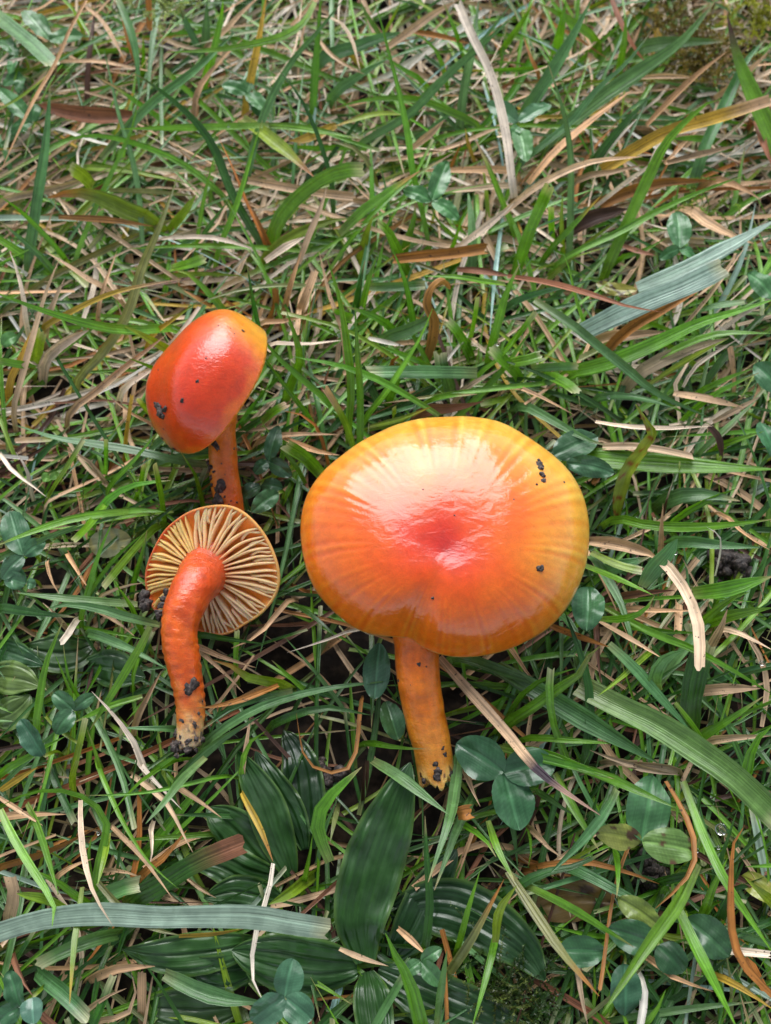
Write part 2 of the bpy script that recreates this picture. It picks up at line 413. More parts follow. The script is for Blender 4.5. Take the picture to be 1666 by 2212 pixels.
# colour, width (close-up pixels), tip, height at base, height at tip, x,y,x,y ... from base to tip
HERO = dict(
A=[('b',100,'c',4,9,[-60,70,180,260,340,415]),('s',26,'p',14,9,[545,0,440,190,350,400,200,660,0,1090]),('w',28,'p',5,6,[-10,410,170,360]),
 ('w',30,'p',5,6,[310,325,430,305,560,312]),('n',40,'p',1,5,[555,650,560,450,580,250,610,0]),('ly',24,'p',5,8,[-20,700,120,620,250,520,320,445]),
 ('b',65,'p',1,14,[180,1666,230,1300,290,900,318,540]),('g',36,'p',2,12,[470,1666,620,1280,760,980,840,800,870,620]),('b',48,'p',10,5,[740,-20,830,200,870,400,880,600]),
 ('b',32,'p',2,11,[910,1660,880,1250,830,980,750,720,690,450,655,305]),('d',54,'p',2,16,[1666,1570,1480,1250,1360,950,1230,760,1000,560,835,455]),
 ('gs',36,'p',3,12,[1060,790,900,670,720,545,630,495]),('g',45,'p',6,14,[1700,790,1200,805,760,815]),('g',44,'p',9,16,[1990,10,1920,140,1790,225,1587,280,1350,315,1050,330]),
 ('b',60,'p',5,13,[640,1000,930,680,1250,430,1500,190]),('g',52,'p',3,15,[1300,500,1350,330,1400,100,1410,0]),('lo',110,'p',3,8,[960,1400,800,1330,640,1250,480,1215,300,1250]),
 ('l',90,'c',4,10,[590,1180,520,1110,440,1060]),('g',36,'p',3,13,[370,1580,200,1400,100,1310,0,1240]),('b',42,'p',3,8,[300,1666,150,1520,0,1400]),
 ('g',38,'p',3,10,[1420,1250,1180,1050,980,950,800,890,600,855,400,890,260,960]),('s',50,'p',3,5,[0,1280,250,1210,480,1150,700,1060]),('w',45,'p',3,5,[340,820,600,900,900,960]),
 ('w',36,'p',4,5,[1000,1510,1300,1500,1500,1540,1666,1600]),('r',100,'l',4,6,[840,730,600,730,400,700,240,660]),('q',62,'p',2,11,[500,2390,640,2240,800,1990,900,1680,1000,1450,1130,1100]),
 ('g',40,'p',2,13,[1380,1590,1500,1290,1600,950,1660,760]),('g',28,'p',2,9,[1240,1600,1290,1250,1360,970]),('l',70,'l',1,8,[1080,1450,1170,1340,1240,1230]),
 ('o',24,'p',3,8,[1666,1520,1550,1260,1470,1060,1370,840]),('q',32,'p',4,6,[690,1200,950,1210,1250,1240]),('o',40,'p',5,6,[370,1370,700,1390,970,1430]),
 ('s',40,'p',2,7,[1230,720,1260,560,1400,380,1540,240]),('s',45,'p',2,8,[1310,300,1420,200,1550,60,1666,-40]),('y',55,'p',2,14,[1550,730,1590,500,1640,250,1690,-60]),
 ('l',28,'p',2,9,[530,210,490,120,440,10]),('o',40,'p',5,9,[880,450,830,310,770,110]),('o',40,'c',8,5,[940,-20,945,190]),('g',30,'p',1,8,[905,470,905,210]),
 ('b',45,'p',2,7,[1270,340,1180,150,1110,0]),('b',60,'p',2,6,[1300,280,1310,0]),('b',32,'p',2,7,[1280,1490,1450,1260]),('s',26,'p',4,7,[540,40,660,150,800,400]),
 ('s',30,'p',4,5,[370,390,600,385,800,420,1000,460])],
B=[('b',46,'p',3,14,[-20,1100,80,730,250,400,430,190,580,0]),('g',50,'p',2,15,[390,760,405,450,430,150,440,-20]),('d',30,'p',3,16,[520,1350,510,1150,470,1000,400,800,300,600,145,405]),
 ('g',42,'p',2,20,[1120,1530,1060,1250,1020,1080,990,850,930,560,870,330,820,130,775,0]),('b',46,'p',3,15,[680,920,980,740,1200,520,1450,270,1650,20]),
 ('b',46,'p',3,14,[1060,650,1280,440,1500,250,1680,80]),('b',80,'p',3,7,[440,380,650,300,850,230,1020,210]),('g',40,'p',3,10,[1220,470,1180,340,1100,250,1020,205]),
 ('g',46,'p',3,9,[1440,800,1250,700,1050,630,850,620,680,640,540,680]),('ly',45,'p',4,7,[950,720,800,720,650,760,520,800]),('y',60,'l',4,6,[540,790,450,830,330,880,240,890]),
 ('lo',95,'p',4,9,[-60,750,60,830,150,900,270,1000,400,1120]),('g',88,'c',2,13,[130,1550,170,1400,270,1270,420,1150,570,1080,720,1070]),('s',58,'c',5,8,[-20,1140,200,1180,400,1215,660,1245]),
 ('go',72,'p',4,10,[560,1480,700,1340,850,1230,960,1150,1070,1080]),('l',70,'p',2,6,[100,1620,250,1500,450,1410,620,1380]),('w',54,'c',7,15,[1665,1250,1650,1150,1620,900,1570,650,1500,430,1400,230,1310,20]),
 ('g',30,'p',2,9,[1120,900,1350,830,1570,805,1680,800]),('gs',40,'p',2,11,[1666,1480,1580,1250,1500,1050,1400,840]),('s',50,'p',3,4,[1650,1085,1300,1075,1030,1080]),
 ('s',45,'p',3,4,[1666,1180,1300,1200,1000,1210]),('g',80,'c',2,12,[960,1666,900,1530,850,1450,800,1410]),('l',60,'p',1,7,[700,1600,740,1450,780,1350]),('g',60,'p',1,6,[980,1560,1030,1400,1040,1290]),
 ('g',50,'p',1,6,[1280,1500,1180,1400,1130,1290]),('o',82,'c',4,6,[900,1640,1100,1620,1300,1600,1490,1570]),('w',46,'p',5,8,[1300,1570,1450,1460,1600,1340,1666,1280]),
 ('s',42,'p',4,9,[300,1666,370,1480,440,1320,480,1180]),('w',48,'p',5,6,[90,1650,220,1560,345,1495]),('o',36,'p',2,8,[125,1580,60,1430,0,1300]),('s',50,'p',7,9,[860,300,1000,200,1150,90,1310,0]),
 ('s',30,'p',5,8,[440,100,560,140,640,260,690,450]),('s',28,'p',4,7,[420,240,500,340,600,410,720,470]),('o',40,'p',4,6,[1020,200,1200,230,1400,280]),('b',60,'p',3,6,[520,600,680,480,850,380]),
 ('b',45,'p',3,10,[800,200,740,110,690,0]),('l',30,'p',3,10,[850,200,900,110,950,0]),('g',38,'p',3,12,[1340,340,1290,190,1210,0]),('b',55,'p',2,9,[1320,800,1350,550,1400,300,1440,0]),
 ('g',38,'p',3,9,[1090,520,930,420,820,330]),('s',46,'p',4,9,[1000,950,1130,850,1225,755]),('q',40,'p',3,6,[760,1070,680,960,570,905,430,890]),('y',32,'l',2,6,[1400,990,1370,900,1355,810]),
 ('g',45,'p',4,7,[50,790,250,800,450,830,700,880]),('b',55,'p',2,4,[1400,1660,1395,1400,1370,1190]),('g',30,'p',2,9,[1270,1570,1310,1450,1350,1340]),('o',26,'p',2,6,[1270,1040,1330,900])],
C=[('g',44,'p',3,13,[0,270,100,130,170,0]),('b',80,'p',3,13,[100,740,250,500,400,250,530,0]),('g',70,'p',2,9,[310,300,340,150,370,0]),('g',60,'p',3,8,[550,250,380,120,200,20]),
 ('b',42,'p',3,16,[390,1600,400,1300,400,1000,370,780,330,620,260,410]),('b',42,'p',3,15,[80,1040,390,780,550,580,750,400,910,200]),('b',92,'p',2,16,[250,900,550,650,850,440,1100,260,1310,10]),
 ('b',82,'p',3,8,[830,310,1050,270,1380,258]),('g',46,'p',2,9,[710,420,740,250,750,90]),('d',58,'p',2,10,[500,1100,600,950,750,770,910,605]),('gn',118,'p',3,13,[1720,1000,1560,620,1450,350,1390,90]),
 ('b',72,'p',3,9,[1180,1130,1260,900,1380,650,1500,400,1640,240]),('ys',100,'c',4,11,[600,1080,850,930,1050,830,1300,760,1680,640]),('g',74,'p',3,18,[640,1666,760,1400,900,1100,1020,880,1240,670,1340,630]),
 ('g',44,'p',3,13,[350,1640,700,1470,1000,1310,1300,1180,1490,1115]),('g',74,'c',2,13,[80,1640,150,1440,230,1260,270,1170]),('g',38,'c',1,8,[285,1520,275,1300]),('l',36,'p',1,9,[350,1600,340,1400,350,1220]),
 ('gy',40,'p',3,9,[260,1590,420,1420,600,1225]),('w',50,'p',6,12,[-30,1350,150,1200,350,1090,550,1020,850,990]),('s',38,'p',4,12,[880,790,1100,560,1250,430,1395,320]),('s',48,'p',4,8,[130,1160,300,960,480,800,650,670,800,560]),
 ('w',30,'p',4,8,[550,1310,750,1150,1000,980]),('o',82,'p',3,6,[560,1310,800,1200,1000,1150,1300,1140]),('s',72,'p',3,5,[1300,1150,1450,1180,1600,1260]),('n',105,'l',2,4,[380,1450,550,1370,760,1320]),
 ('s',42,'c',3,5,[1000,1520,1250,1520]),('g',38,'p',3,7,[700,1640,850,1590,1010,1500]),('r',38,'p',4,6,[720,1550,830,1590,945,1615]),('s',78,'p',3,5,[1120,1310,1250,1400,1400,1480,1560,1540]),
 ('s',42,'p',4,7,[1010,1030,1200,980,1450,920]),('s',38,'p',4,8,[1310,620,1500,470,1666,310]),('r',70,'p',3,5,[1560,760,1620,920,1680,1060]),('s',46,'p',3,5,[450,1130,650,1090,870,1040]),
 ('w',34,'p',3,6,[620,960,720,850,820,750]),('r',40,'p',6,3,[660,0,720,150,800,300,880,400]),('s',36,'p',4,5,[850,490,1000,480,1190,490]),('o',26,'p',3,5,[200,490,150,370,100,230]),('g',30,'p',3,6,[20,800,300,800,740,810]),
 ('d',34,'p',3,5,[40,850,200,850,360,870])],
D=[('g',60,'p',3,18,[1100,490,900,500,700,490,450,430,200,350,-60,250]),('l',60,'p',3,9,[1100,650,1000,590,900,530,760,460]),('ys',40,'p',3,13,[270,490,420,400,600,310,800,240,1150,175]),
 ('s',46,'p',3,14,[90,1000,140,800,200,580,270,330,330,160,380,40]),('w',35,'p',3,9,[170,480,150,300,110,130,60,0]),('s',52,'p',3,8,[290,480,340,330,410,170]),('y',50,'p',3,7,[60,850,130,680,200,500]),
 ('l',90,'c',2,8,[230,680,240,580,260,500]),('w',82,'l',3,5,[290,690,420,570,560,500]),('g',50,'p',8,5,[-20,690,120,715,240,730]),('yg',40,'p',3,10,[960,540,1100,430,1250,320]),
 ('s',58,'p',3,7,[450,1020,600,900,750,770,900,650,1050,530]),('w',52,'l',3,5,[780,880,870,810,970,750]),('y',38,'c',2,8,[800,1200,820,1050,840,910]),('l',34,'c',3,8,[960,1040,870,930]),
 ('s',22,'p',3,6,[980,1110,820,1020,670,900]),('g',30,'p',3,8,[990,750,900,710,810,675]),('b',58,'p',4,6,[1310,1350,1150,1330,850,1260,600,1220,350,1180,100,1100]),('g',32,'c',2,9,[670,1400,672,1190]),
 ('g',30,'c',2,8,[490,1300,530,1180]),('g',38,'c',2,12,[1035,1666,1010,1500,975,1345]),('g',34,'c',2,8,[880,1500,910,1350]),('g',40,'p',3,11,[700,1480,850,1320,990,1150]),('g',58,'p',3,9,[600,1690,700,1560,850,1480,1080,1450]),
 ('g',42,'p',4,6,[630,1660,900,1640,1050,1650]),('g',34,'p',3,13,[1280,1600,1240,1430,1180,1330,1130,1250]),('d',40,'p',3,13,[1640,490,1600,300,1555,40]),('g',66,'c',4,9,[1080,110,1200,80,1300,45]),
 ('o',32,'p',4,7,[1340,350,1250,300,1150,240]),('gl',50,'p',3,9,[1450,430,1340,290,1200,150,1080,110]),('l',32,'c',2,9,[310,1540,400,1400,530,1190]),('w',30,'p',3,5,[0,1280,80,1390,200,1480,300,1560]),
 ('s',32,'p',3,6,[620,1400,550,1320,480,1280,400,1260]),('s',30,'p',3,5,[300,1590,420,1530,560,1470]),('w',30,'p',2,5,[190,1490,170,1380,100,1270]),('s',40,'p',3,6,[720,270,560,180,430,90,280,0]),('s',30,'p',3,5,[620,390,660,220,740,0])],
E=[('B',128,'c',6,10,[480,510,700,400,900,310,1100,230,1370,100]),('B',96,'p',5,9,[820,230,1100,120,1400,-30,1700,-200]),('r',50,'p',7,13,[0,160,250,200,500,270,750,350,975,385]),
 ('g',92,'p',3,15,[400,770,600,720,900,600,1200,460,1450,380,1700,300]),('g',46,'p',4,9,[900,700,1150,580,1350,520,1680,520]),('b',62,'p',10,7,[170,310,400,460,550,580,750,740,950,900,1270,1050]),
 ('g',36,'p',3,13,[540,560,470,420,420,250,390,110,350,0]),('d',44,'p',3,9,[0,340,250,250,550,180]),('o',78,'p',3,7,[640,610,800,470,1000,360,1320,180]),('s',32,'p',5,9,[1120,470,1250,320,1400,120,1500,-20]),
 ('g',38,'c',2,8,[0,610,90,500,180,385]),('g',74,'c',4,7,[0,710,120,690,225,660]),('b',55,'c',4,7,[150,740,300,730,445,725]),('g',84,'c',3,7,[260,790,380,850,440,900]),('s',88,'p',3,5,[800,800,950,700,1150,620,1400,550]),
 ('l',36,'p',4,9,[880,850,1150,680,1390,555]),('w',28,'p',4,7,[1110,860,1200,720,1450,560]),('g',40,'p',3,10,[1180,1000,1350,880,1590,770]),('g',40,'p',3,8,[1200,900,1400,800,1560,740]),
 ('w',36,'p',4,7,[555,1080,750,1110,1000,1120,1300,1105]),('n',56,'p',7,3,[1270,1110,1330,1180,1360,1310]),('g',135,'p',3,6,[470,1310,800,1330,1100,1350,1400,1370,1700,1380]),('s',66,'c',4,6,[600,1240,800,1240,1000,1270,1180,1310]),
 ('b',60,'p',3,6,[100,980,300,1080,500,1190,630,1230]),('s',40,'p',3,5,[20,860,200,920,430,1040]),('g',38,'c',2,7,[1085,1500,1085,1340]),('nw',44,'p',2,8,[980,1666,1010,1550,1050,1445]),('b',105,'p',3,5,[1050,1560,1250,1540,1470,1580]),
 ('g',60,'p',3,5,[1100,1666,1300,1560,1450,1500]),('s',50,'p',4,6,[1050,900,1250,930,1500,990]),('s',36,'p',4,6,[1300,1080,1450,1000,1600,920]),('s',42,'c',3,7,[1430,800,1420,700,1405,600]),('b',46,'p',8,5,[1500,320,1300,350,1140,410]),
 ('g',46,'p',3,6,[1370,1220,1500,1180,1620,1140]),('b',32,'p',3,6,[1220,1270,1400,1100,1620,900]),('g',38,'p',3,8,[1700,20,1640,100,1560,250]),('s',90,'p',2,4,[600,560,800,530,1000,510]),('b',50,'p',3,5,[600,920,850,930,1050,990])],
K=[('g',54,'p',3,17,[620,1080,635,850,610,600,560,300,480,40]),('g',48,'p',2,18,[690,1210,690,900,670,600,657,335]),('ls',48,'c',3,13,[645,1240,600,1100,540,980,465,860]),('g',62,'p',3,13,[240,870,310,700,290,570,225,380]),
 ('g',46,'p',5,12,[1190,1040,1000,920,800,810,550,720,330,680,250,665]),('g',48,'p',3,13,[730,1050,850,900,980,700,1080,530,1150,360]),('g',60,'p',3,12,[1020,430,990,260,950,120,890,-20]),('b',85,'p',3,6,[820,570,1000,500,1150,410,1230,280]),
 ('b',84,'c',4,7,[1430,770,1200,765,950,765,730,765]),('g',38,'p',4,8,[1130,730,1000,670,805,595]),('g',46,'p',5,9,[1610,210,1450,190,1300,165,1095,160]),('g',60,'p',3,10,[1520,600,1570,420,1620,250,1700,80]),('g',90,'c',3,7,[1340,580,1290,500,1230,440]),
 ('g',40,'c',2,10,[1380,560,1410,430,1430,290]),('g',98,'c',3,8,[1666,760,1580,680,1510,610]),('b',100,'c',3,6,[1230,800,1200,720,1190,640]),('ly',34,'p',4,8,[750,1110,950,1060,1140,985]),('r',76,'p',3,5,[1100,1010,1300,990,1470,950]),
 ('gs',34,'p',4,9,[1080,970,1200,920,1430,905]),('g',86,'c',4,11,[450,1420,350,1310,210,1220]),('s',46,'p',3,5,[70,1190,300,1160,560,1160]),('s',46,'p',4,6,[200,1180,400,1260,560,1290]),('o',28,'p',3,7,[460,1240,420,1120,330,1040,205,1010]),
 ('g',46,'p',3,10,[500,970,300,790,150,650,50,510]),('g',42,'p',3,9,[360,1040,200,830,60,640]),('s',44,'p',3,8,[600,700,580,500,500,300,430,0]),('s',40,'p',3,5,[50,460,250,440,400,380]),('w',34,'p',3,5,[120,590,350,590,600,560]),
 ('w',32,'p',4,6,[740,550,970,600]),('g',58,'p',3,8,[880,480,750,400,600,350]),('g',70,'c',4,7,[640,430,560,405,500,380]),('b',60,'c',4,5,[740,225,900,225,1100,215]),('g',46,'p',2,9,[700,370,740,200,800,20]),('d',46,'p',2,8,[660,350,690,200,720,60]),
 ('r',55,'p',4,6,[1300,120,1450,130,1650,160]),('s',58,'c',2,6,[310,390,360,260,410,120]),('s',46,'p',2,7,[220,330,260,180,320,0]),('g',36,'p',3,8,[1430,790,1600,650,1700,500]),('s',40,'p',3,5,[1340,880,1450,810,1580,740]),
 ('o',50,'c',2,6,[150,370,160,300,155,235]),('l',40,'c',1,6,[905,1060,903,985]),('o',60,'p',2,5,[890,740,900,690,940,660]),('g',60,'p',2,5,[900,870,940,780,960,700]),('gs',60,'c',6,8,[70,1080,150,1010,240,965])],
F=[('g',52,'p',4,12,[900,10,700,20,450,60,200,140,-40,235]),('b',48,'p',3,8,[-30,320,150,240,350,150,520,90]),('g',46,'c',4,12,[690,-60,560,100,460,200]),('g',38,'p',3,12,[515,660,560,500,600,350,660,190,720,60]),
 ('g',50,'c',3,9,[1000,100,850,250,740,380,650,490]),('g',38,'p',2,8,[850,440,900,280,930,130]),('b',58,'p',4,8,[870,600,600,580,350,555,100,525]),('b',62,'p',4,9,[1010,730,800,680,600,620,400,600,300,625]),
 ('d',62,'p',3,6,[-20,620,200,650,480,680]),('g',40,'p',3,10,[890,750,830,610,770,520,710,440]),('g',54,'p',3,11,[230,1400,260,1150,290,980,350,820,400,700]),('g',50,'p',12,4,[950,740,850,930,700,1180,570,1390]),
 ('g',38,'p',6,3,[950,740,850,1000,840,1180]),('b',62,'p',3,6,[570,780,750,850,900,920,1060,1010]),('w',50,'c',3,8,[490,700,440,780,385,850]),('g',28,'p',2,6,[490,1170,430,1050,400,850]),('w',40,'p',3,8,[930,1690,850,1480,720,1300,580,1150]),
 ('l',40,'c',3,8,[460,1690,500,1500,540,1320]),('g',38,'p',3,7,[650,1690,600,1520,550,1390]),('b',46,'p',3,5,[1120,1390,950,1385,750,1380]),('g',40,'p',4,5,[900,1180,700,1240,460,1350]),('g',50,'p',3,5,[0,1666,150,1580,300,1490,420,1430]),
 ('s',40,'p',3,4,[1230,860,1400,930,1620,1000]),('s',36,'p',3,4,[1270,900,1450,1060,1540,1160]),('lo',72,'p',3,6,[1750,1090,1666,1080,1550,1050,1450,980,1340,950]),('o',42,'p',6,12,[1760,1110,1666,1150,1500,1210,1350,1245,1240,1255]),
 ('d',60,'p',6,10,[1850,1140,1666,1180,1500,1230,1380,1310,1270,1395]),('b',66,'p',3,6,[1140,1690,1300,1530,1450,1420,1666,1290]),('g',42,'p',3,5,[940,1690,1050,1590,1200,1530]),('s',38,'p',3,4,[1530,1690,1560,1480,1590,1260]),
 ('g',46,'p',3,5,[1530,1690,1560,1500,1680,1400]),('s',42,'p',3,5,[620,640,750,720,850,800]),('s',48,'p',2,5,[860,1330,950,1150,1020,1020]),('d',46,'p',3,4,[1240,790,1450,820,1680,850]),('g',34,'c',2,4,[1490,960,1500,760]),
 ('w',30,'p',3,5,[640,545,800,480,930,460]),('s',34,'p',2,4,[300,330,330,450,380,540]),('s',40,'p',2,4,[430,280,500,400,560,500]),('s',36,'p',2,4,[380,700,330,640,270,590])],
G=[('g',62,'p',3,8,[700,60,900,100,1200,110,1450,90,1680,60]),('s',40,'p',3,8,[970,240,975,100,985,-40]),('s',90,'p',4,9,[520,200,700,220,900,280,960,320]),('w',74,'c',9,10,[940,290,1050,400,1150,560,1210,750,1215,1010]),
 ('b',118,'l',7,11,[850,485,930,370,1010,280,1075,185]),('b',80,'p',3,6,[1080,200,1300,220,1600,240]),('l',58,'c',4,7,[530,270,700,350,860,390]),('g',50,'p',5,12,[480,350,700,440,930,545]),('g',46,'p',5,12,[570,690,730,690,860,640,930,545]),
 ('b',62,'p',3,6,[540,300,640,450,720,600,770,760,810,920]),('g',50,'p',4,12,[600,610,900,770,1150,870,1400,1000,1680,1170]),('g',100,'p',4,10,[1170,530,1400,500,1680,420]),('g',60,'p',3,7,[1240,700,1400,570,1530,520]),
 ('g',80,'p',3,7,[1300,700,1500,650,1680,620]),('d',140,'c',1,9,[1150,1380,1160,1200,1200,1000,1260,830]),('b',70,'p',7,4,[640,850,800,1000,950,1170,1160,1400]),('l',42,'p',3,9,[900,900,720,1060,570,1180]),
 ('d',66,'p',3,8,[490,1580,520,1300,500,1050,420,800,360,640]),('g',48,'c',2,11,[380,1600,290,1350,265,1150,275,1000]),('g',66,'p',3,10,[0,1320,80,1180,230,1070,440,1000]),('gq',84,'p',3,13,[0,1350,150,1250,330,1120,450,1040,540,880,590,860]),
 ('b',140,'p',4,5,[-60,1000,200,1150,450,1300,700,1450,950,1600]),('b',165,'c',5,9,[450,1110,700,1240,950,1360,1200,1520,1450,1700,1750,1990]),('g',56,'p',3,9,[1210,1450,1400,1330,1620,1180]),('g',32,'p',7,5,[1060,1220,1200,1400,1310,1590]),
 ('o',46,'p',4,8,[260,730,450,800,650,870]),('s',34,'p',4,8,[570,700,800,830,970,935]),('s',42,'p',3,5,[20,880,100,1000,180,1100]),('n',46,'p',3,6,[560,730,570,900,590,1090]),('w',56,'p',3,6,[1380,760,1500,800,1680,890]),
 ('s',70,'p',3,7,[1300,830,1360,720,1390,630]),('s',76,'l',3,4,[1200,1150,1400,1130,1600,1130]),('s',60,'p',3,5,[1050,1640,750,1600,520,1520]),('s',60,'p',3,5,[1280,1460,1450,1440,1666,1430]),('s',46,'p',3,6,[1350,30,1500,160,1666,260]),
 ('w',26,'p',4,12,[1310,420,1340,280,1340,170,1260,110]),('g',70,'p',4,9,[-30,1500,200,1540,400,1610,640,1690]),('g',72,'p',3,8,[1500,1690,1560,1480,1680,1360]),('b',90,'p',4,10,[950,1150,930,1050,1000,940,1120,890]),
 ('r',60,'p',2,4,[700,550,900,520,1060,510]),('s',50,'p',2,4,[740,630,950,640,1180,640]),('g',40,'p',2,4,[780,740,1000,770,1240,780]),('s',60,'c',2,4,[1080,590,1080,670,1075,770]),('g',46,'p',3,5,[160,1440,400,1460,700,1480]),
 ('b',60,'p',2,4,[350,680,430,780,480,960]),('b',90,'p',2,4,[640,380,800,330,900,300])],
H=[('g',52,'p',3,12,[600,800,640,580,680,420,600,280,430,195,200,200,0,290]),('g',54,'p',5,9,[0,310,80,480,200,680,320,870,350,980,330,1050]),('g',48,'p',4,9,[170,270,240,420,310,640,370,850]),('l',36,'p',7,3,[490,0,460,80,440,180]),
 ('l',42,'p',4,9,[690,460,660,620,615,790]),('g',32,'p',3,9,[610,0,680,180,800,430,950,650,1140,820]),('w',38,'p',4,10,[510,250,510,400,530,600,590,830,710,1040]),('s',34,'p',3,8,[720,430,880,590,980,720,1090,870]),
 ('b',54,'p',5,12,[1300,-20,1150,120,1050,250,920,400]),('g',28,'p',3,8,[1400,100,1100,170,850,210,550,220]),('g',30,'p',3,8,[1100,0,900,120,780,240,700,340]),('w',34,'p',3,5,[870,0,950,100,1150,310]),
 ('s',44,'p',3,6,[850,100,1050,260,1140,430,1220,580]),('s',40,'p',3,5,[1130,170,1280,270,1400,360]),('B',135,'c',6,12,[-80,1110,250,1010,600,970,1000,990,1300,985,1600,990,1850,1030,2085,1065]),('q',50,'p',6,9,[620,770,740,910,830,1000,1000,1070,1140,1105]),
 ('y',40,'p',5,7,[1130,1105,1350,1090,1560,1060]),('ly',36,'p',5,10,[520,800,500,950,470,1150,450,1400,440,1540]),('o',58,'p',3,6,[-20,680,200,610,400,530,640,410]),('s',76,'c',2,5,[60,990,90,850,60,720]),('r',50,'p',2,5,[90,1240,140,1380,210,1490]),
 ('l',66,'l',4,8,[440,950,300,880,105,840]),('g',50,'p',3,6,[500,870,350,760,160,680]),('dr',125,'c',3,8,[850,880,1050,760,1250,640,1540,520]),('b',105,'c',3,5,[640,870,760,810,890,780]),('b',85,'c',3,5,[660,1110,450,1180,230,1290]),
 ('b',100,'c',2,6,[240,1340,400,1470,560,1630]),('b',105,'p',4,6,[1040,1350,1250,1450,1450,1510,1680,1530]),('s',70,'l',2,5,[590,1370,750,1310,980,1300]),('s',40,'p',2,5,[650,1640,800,1610,860,1480,830,1330]),('s',34,'p',3,5,[560,1570,680,1490,800,1440]),
 ('s',58,'c',1,4,[900,1600,900,1340]),('s',28,'p',4,5,[1180,740,1270,810,1370,870]),('w',40,'p',2,4,[950,450,960,560,940,680]),('o',56,'p',2,4,[900,720,1050,600,1180,440]),('s',36,'p',3,4,[660,690,780,700,900,740]),('s',40,'p',2,4,[380,720,480,660,590,620]),
 ('g',46,'p',2,4,[570,720,560,600,580,480]),('s',50,'p',2,4,[0,360,200,340,420,340]),('y',44,'p',5,8,[0,190,120,110,240,40]),('s',34,'p',4,6,[-10,230,130,320,270,410])],
I=[('yo',44,'p',4,8,[-60,200,-30,260,60,430,140,640]),('w',34,'p',5,8,[140,650,110,830,40,1050,5,1250,20,1420,80,1530]),('g',86,'p',4,9,[500,640,420,420,480,250,700,40]),('l',90,'l',2,6,[340,760,240,840,110,910]),('b',75,'p',4,9,[770,0,950,110,1250,340]),
 ('b',74,'p',3,11,[1310,0,1280,250,1240,420,1120,770]),('b',64,'p',3,10,[1400,230,1300,430,1240,600,1160,820]),('d',56,'p',2,6,[1100,1190,1130,900,1110,600,1100,350]),('qo',60,'p',3,9,[1260,1330,1400,1120,1600,750]),('g',42,'p',3,7,[1320,1140,1370,950,1450,690]),
 ('b',56,'p',4,9,[1170,1680,1200,1450,1240,1200]),('g',95,'p',3,10,[1080,1700,1000,1400,920,1250,850,1090]),('l',58,'p',4,10,[1545,1150,1570,950,1680,790]),('g',48,'p',3,6,[1540,1150,1480,1400,1400,1680]),('s',36,'p',4,6,[560,1190,700,1250,870,1300]),
 ('s',46,'p',4,6,[930,1060,1010,1130,1110,1230]),('s',48,'p',3,6,[1360,70,1400,180,1450,290]),('n',26,'p',7,3,[740,0,730,200]),('g',48,'p',3,6,[340,730,370,600,390,460]),('o',90,'c',6,7,[1300,335,1345,330,1400,320]),('g',46,'p',4,8,[1500,380,1560,560,1666,760]),
 ('g',46,'p',3,7,[1340,400,1480,500,1550,610]),('q',40,'p',2,5,[540,330,520,420,500,520])],
J=[('g',62,'p',5,11,[300,0,600,90,800,180,1070,300]),('b',70,'p',6,10,[690,180,620,320,450,530,260,720]),('g',56,'p',6,9,[300,80,420,300,580,570]),('qo',62,'p',4,8,[0,700,200,1000,350,1220,580,1490]),('g',56,'p',4,8,[120,790,400,930,800,1180]),
 ('d',60,'p',3,7,[-20,850,200,720,450,660,640,560]),('g',92,'p',6,14,[1200,650,1080,900,900,1150,600,1600]),('g',60,'p',4,10,[1110,130,1250,500,1400,800,1690,1230]),('g',76,'p',4,8,[1060,900,1200,1200,1450,1690]),('g',48,'p',3,7,[680,570,700,720,690,870]),
 ('b',72,'p',3,5,[420,680,650,800,950,950]),('o',52,'p',6,12,[1690,1500,1500,1300,1420,1100,1410,800,1430,520,1500,410]),('o',38,'p',4,9,[1000,130,1100,300,1170,470,1180,640,1100,780,930,940]),('w',58,'c',2,5,[820,1340,860,1480,830,1690]),
 ('s',42,'p',3,5,[900,1250,1050,1370,1300,1460]),('s',60,'p',3,6,[700,0,900,60,1090,90]),('s',46,'p',3,5,[160,440,250,540,340,610]),('w',54,'c',2,4,[1380,1200,1666,1230]),('s',52,'p',3,5,[1540,160,1700,250]),('l',70,'p',2,5,[1680,900,1600,830,1500,740]),
 ('y',44,'p',3,6,[1350,1370,1500,1450,1690,1580]),('g',46,'p',3,6,[830,1690,930,1600,1000,1450]),('d',70,'p',2,4,[980,760,1150,720,1300,680]),('g',60,'p',2,6,[1240,960,1300,800,1390,620]),('s',46,'p',3,5,[1200,0,1130,-20,1100,-60]),
 ('b',60,'p',3,5,[220,210,320,280,430,350]),('o',40,'p',2,4,[230,660,500,640,800,720,960,780]),('g',36,'p',3,5,[130,440,150,560,130,680]),('s',40,'p',2,3,[440,1300,470,1500,510,1680])],
V=[('w',9,'p',3,5,[770,1360,700,1385,620,1410]),('o',10,'p',2,6,[780,1520,765,1640,720,1670,660,1640,640,1540]),('b',22,'p',3,6,[450,1600,560,1530,700,1490,850,1470]),('n',9,'p',3,5,[785,1700,790,1640]),('g',15,'p',3,7,[800,1605,860,1615,920,1618]),
 ('s',12,'p',2,4,[620,1300,560,1370,500,1400]),('d',20,'p',3,5,[600,1560,700,1530,800,1545]),('b',24,'p',3,5,[1000,1420,1100,1455,1200,1490]),('g',14,'p',2,6,[640,1010,600,960,560,905])],
L=[('sp',80,'p',6,10,[500,280,640,440,820,640,960,800,1130,1010,1300,1150,1570,1330]),('g',66,'p',4,9,[900,880,1100,930,1350,990,1666,1090])],
)
SPECIAL = {('L', 0): 'straw with a purple-black scorched band lying beside the orange stem'}
nid = 0
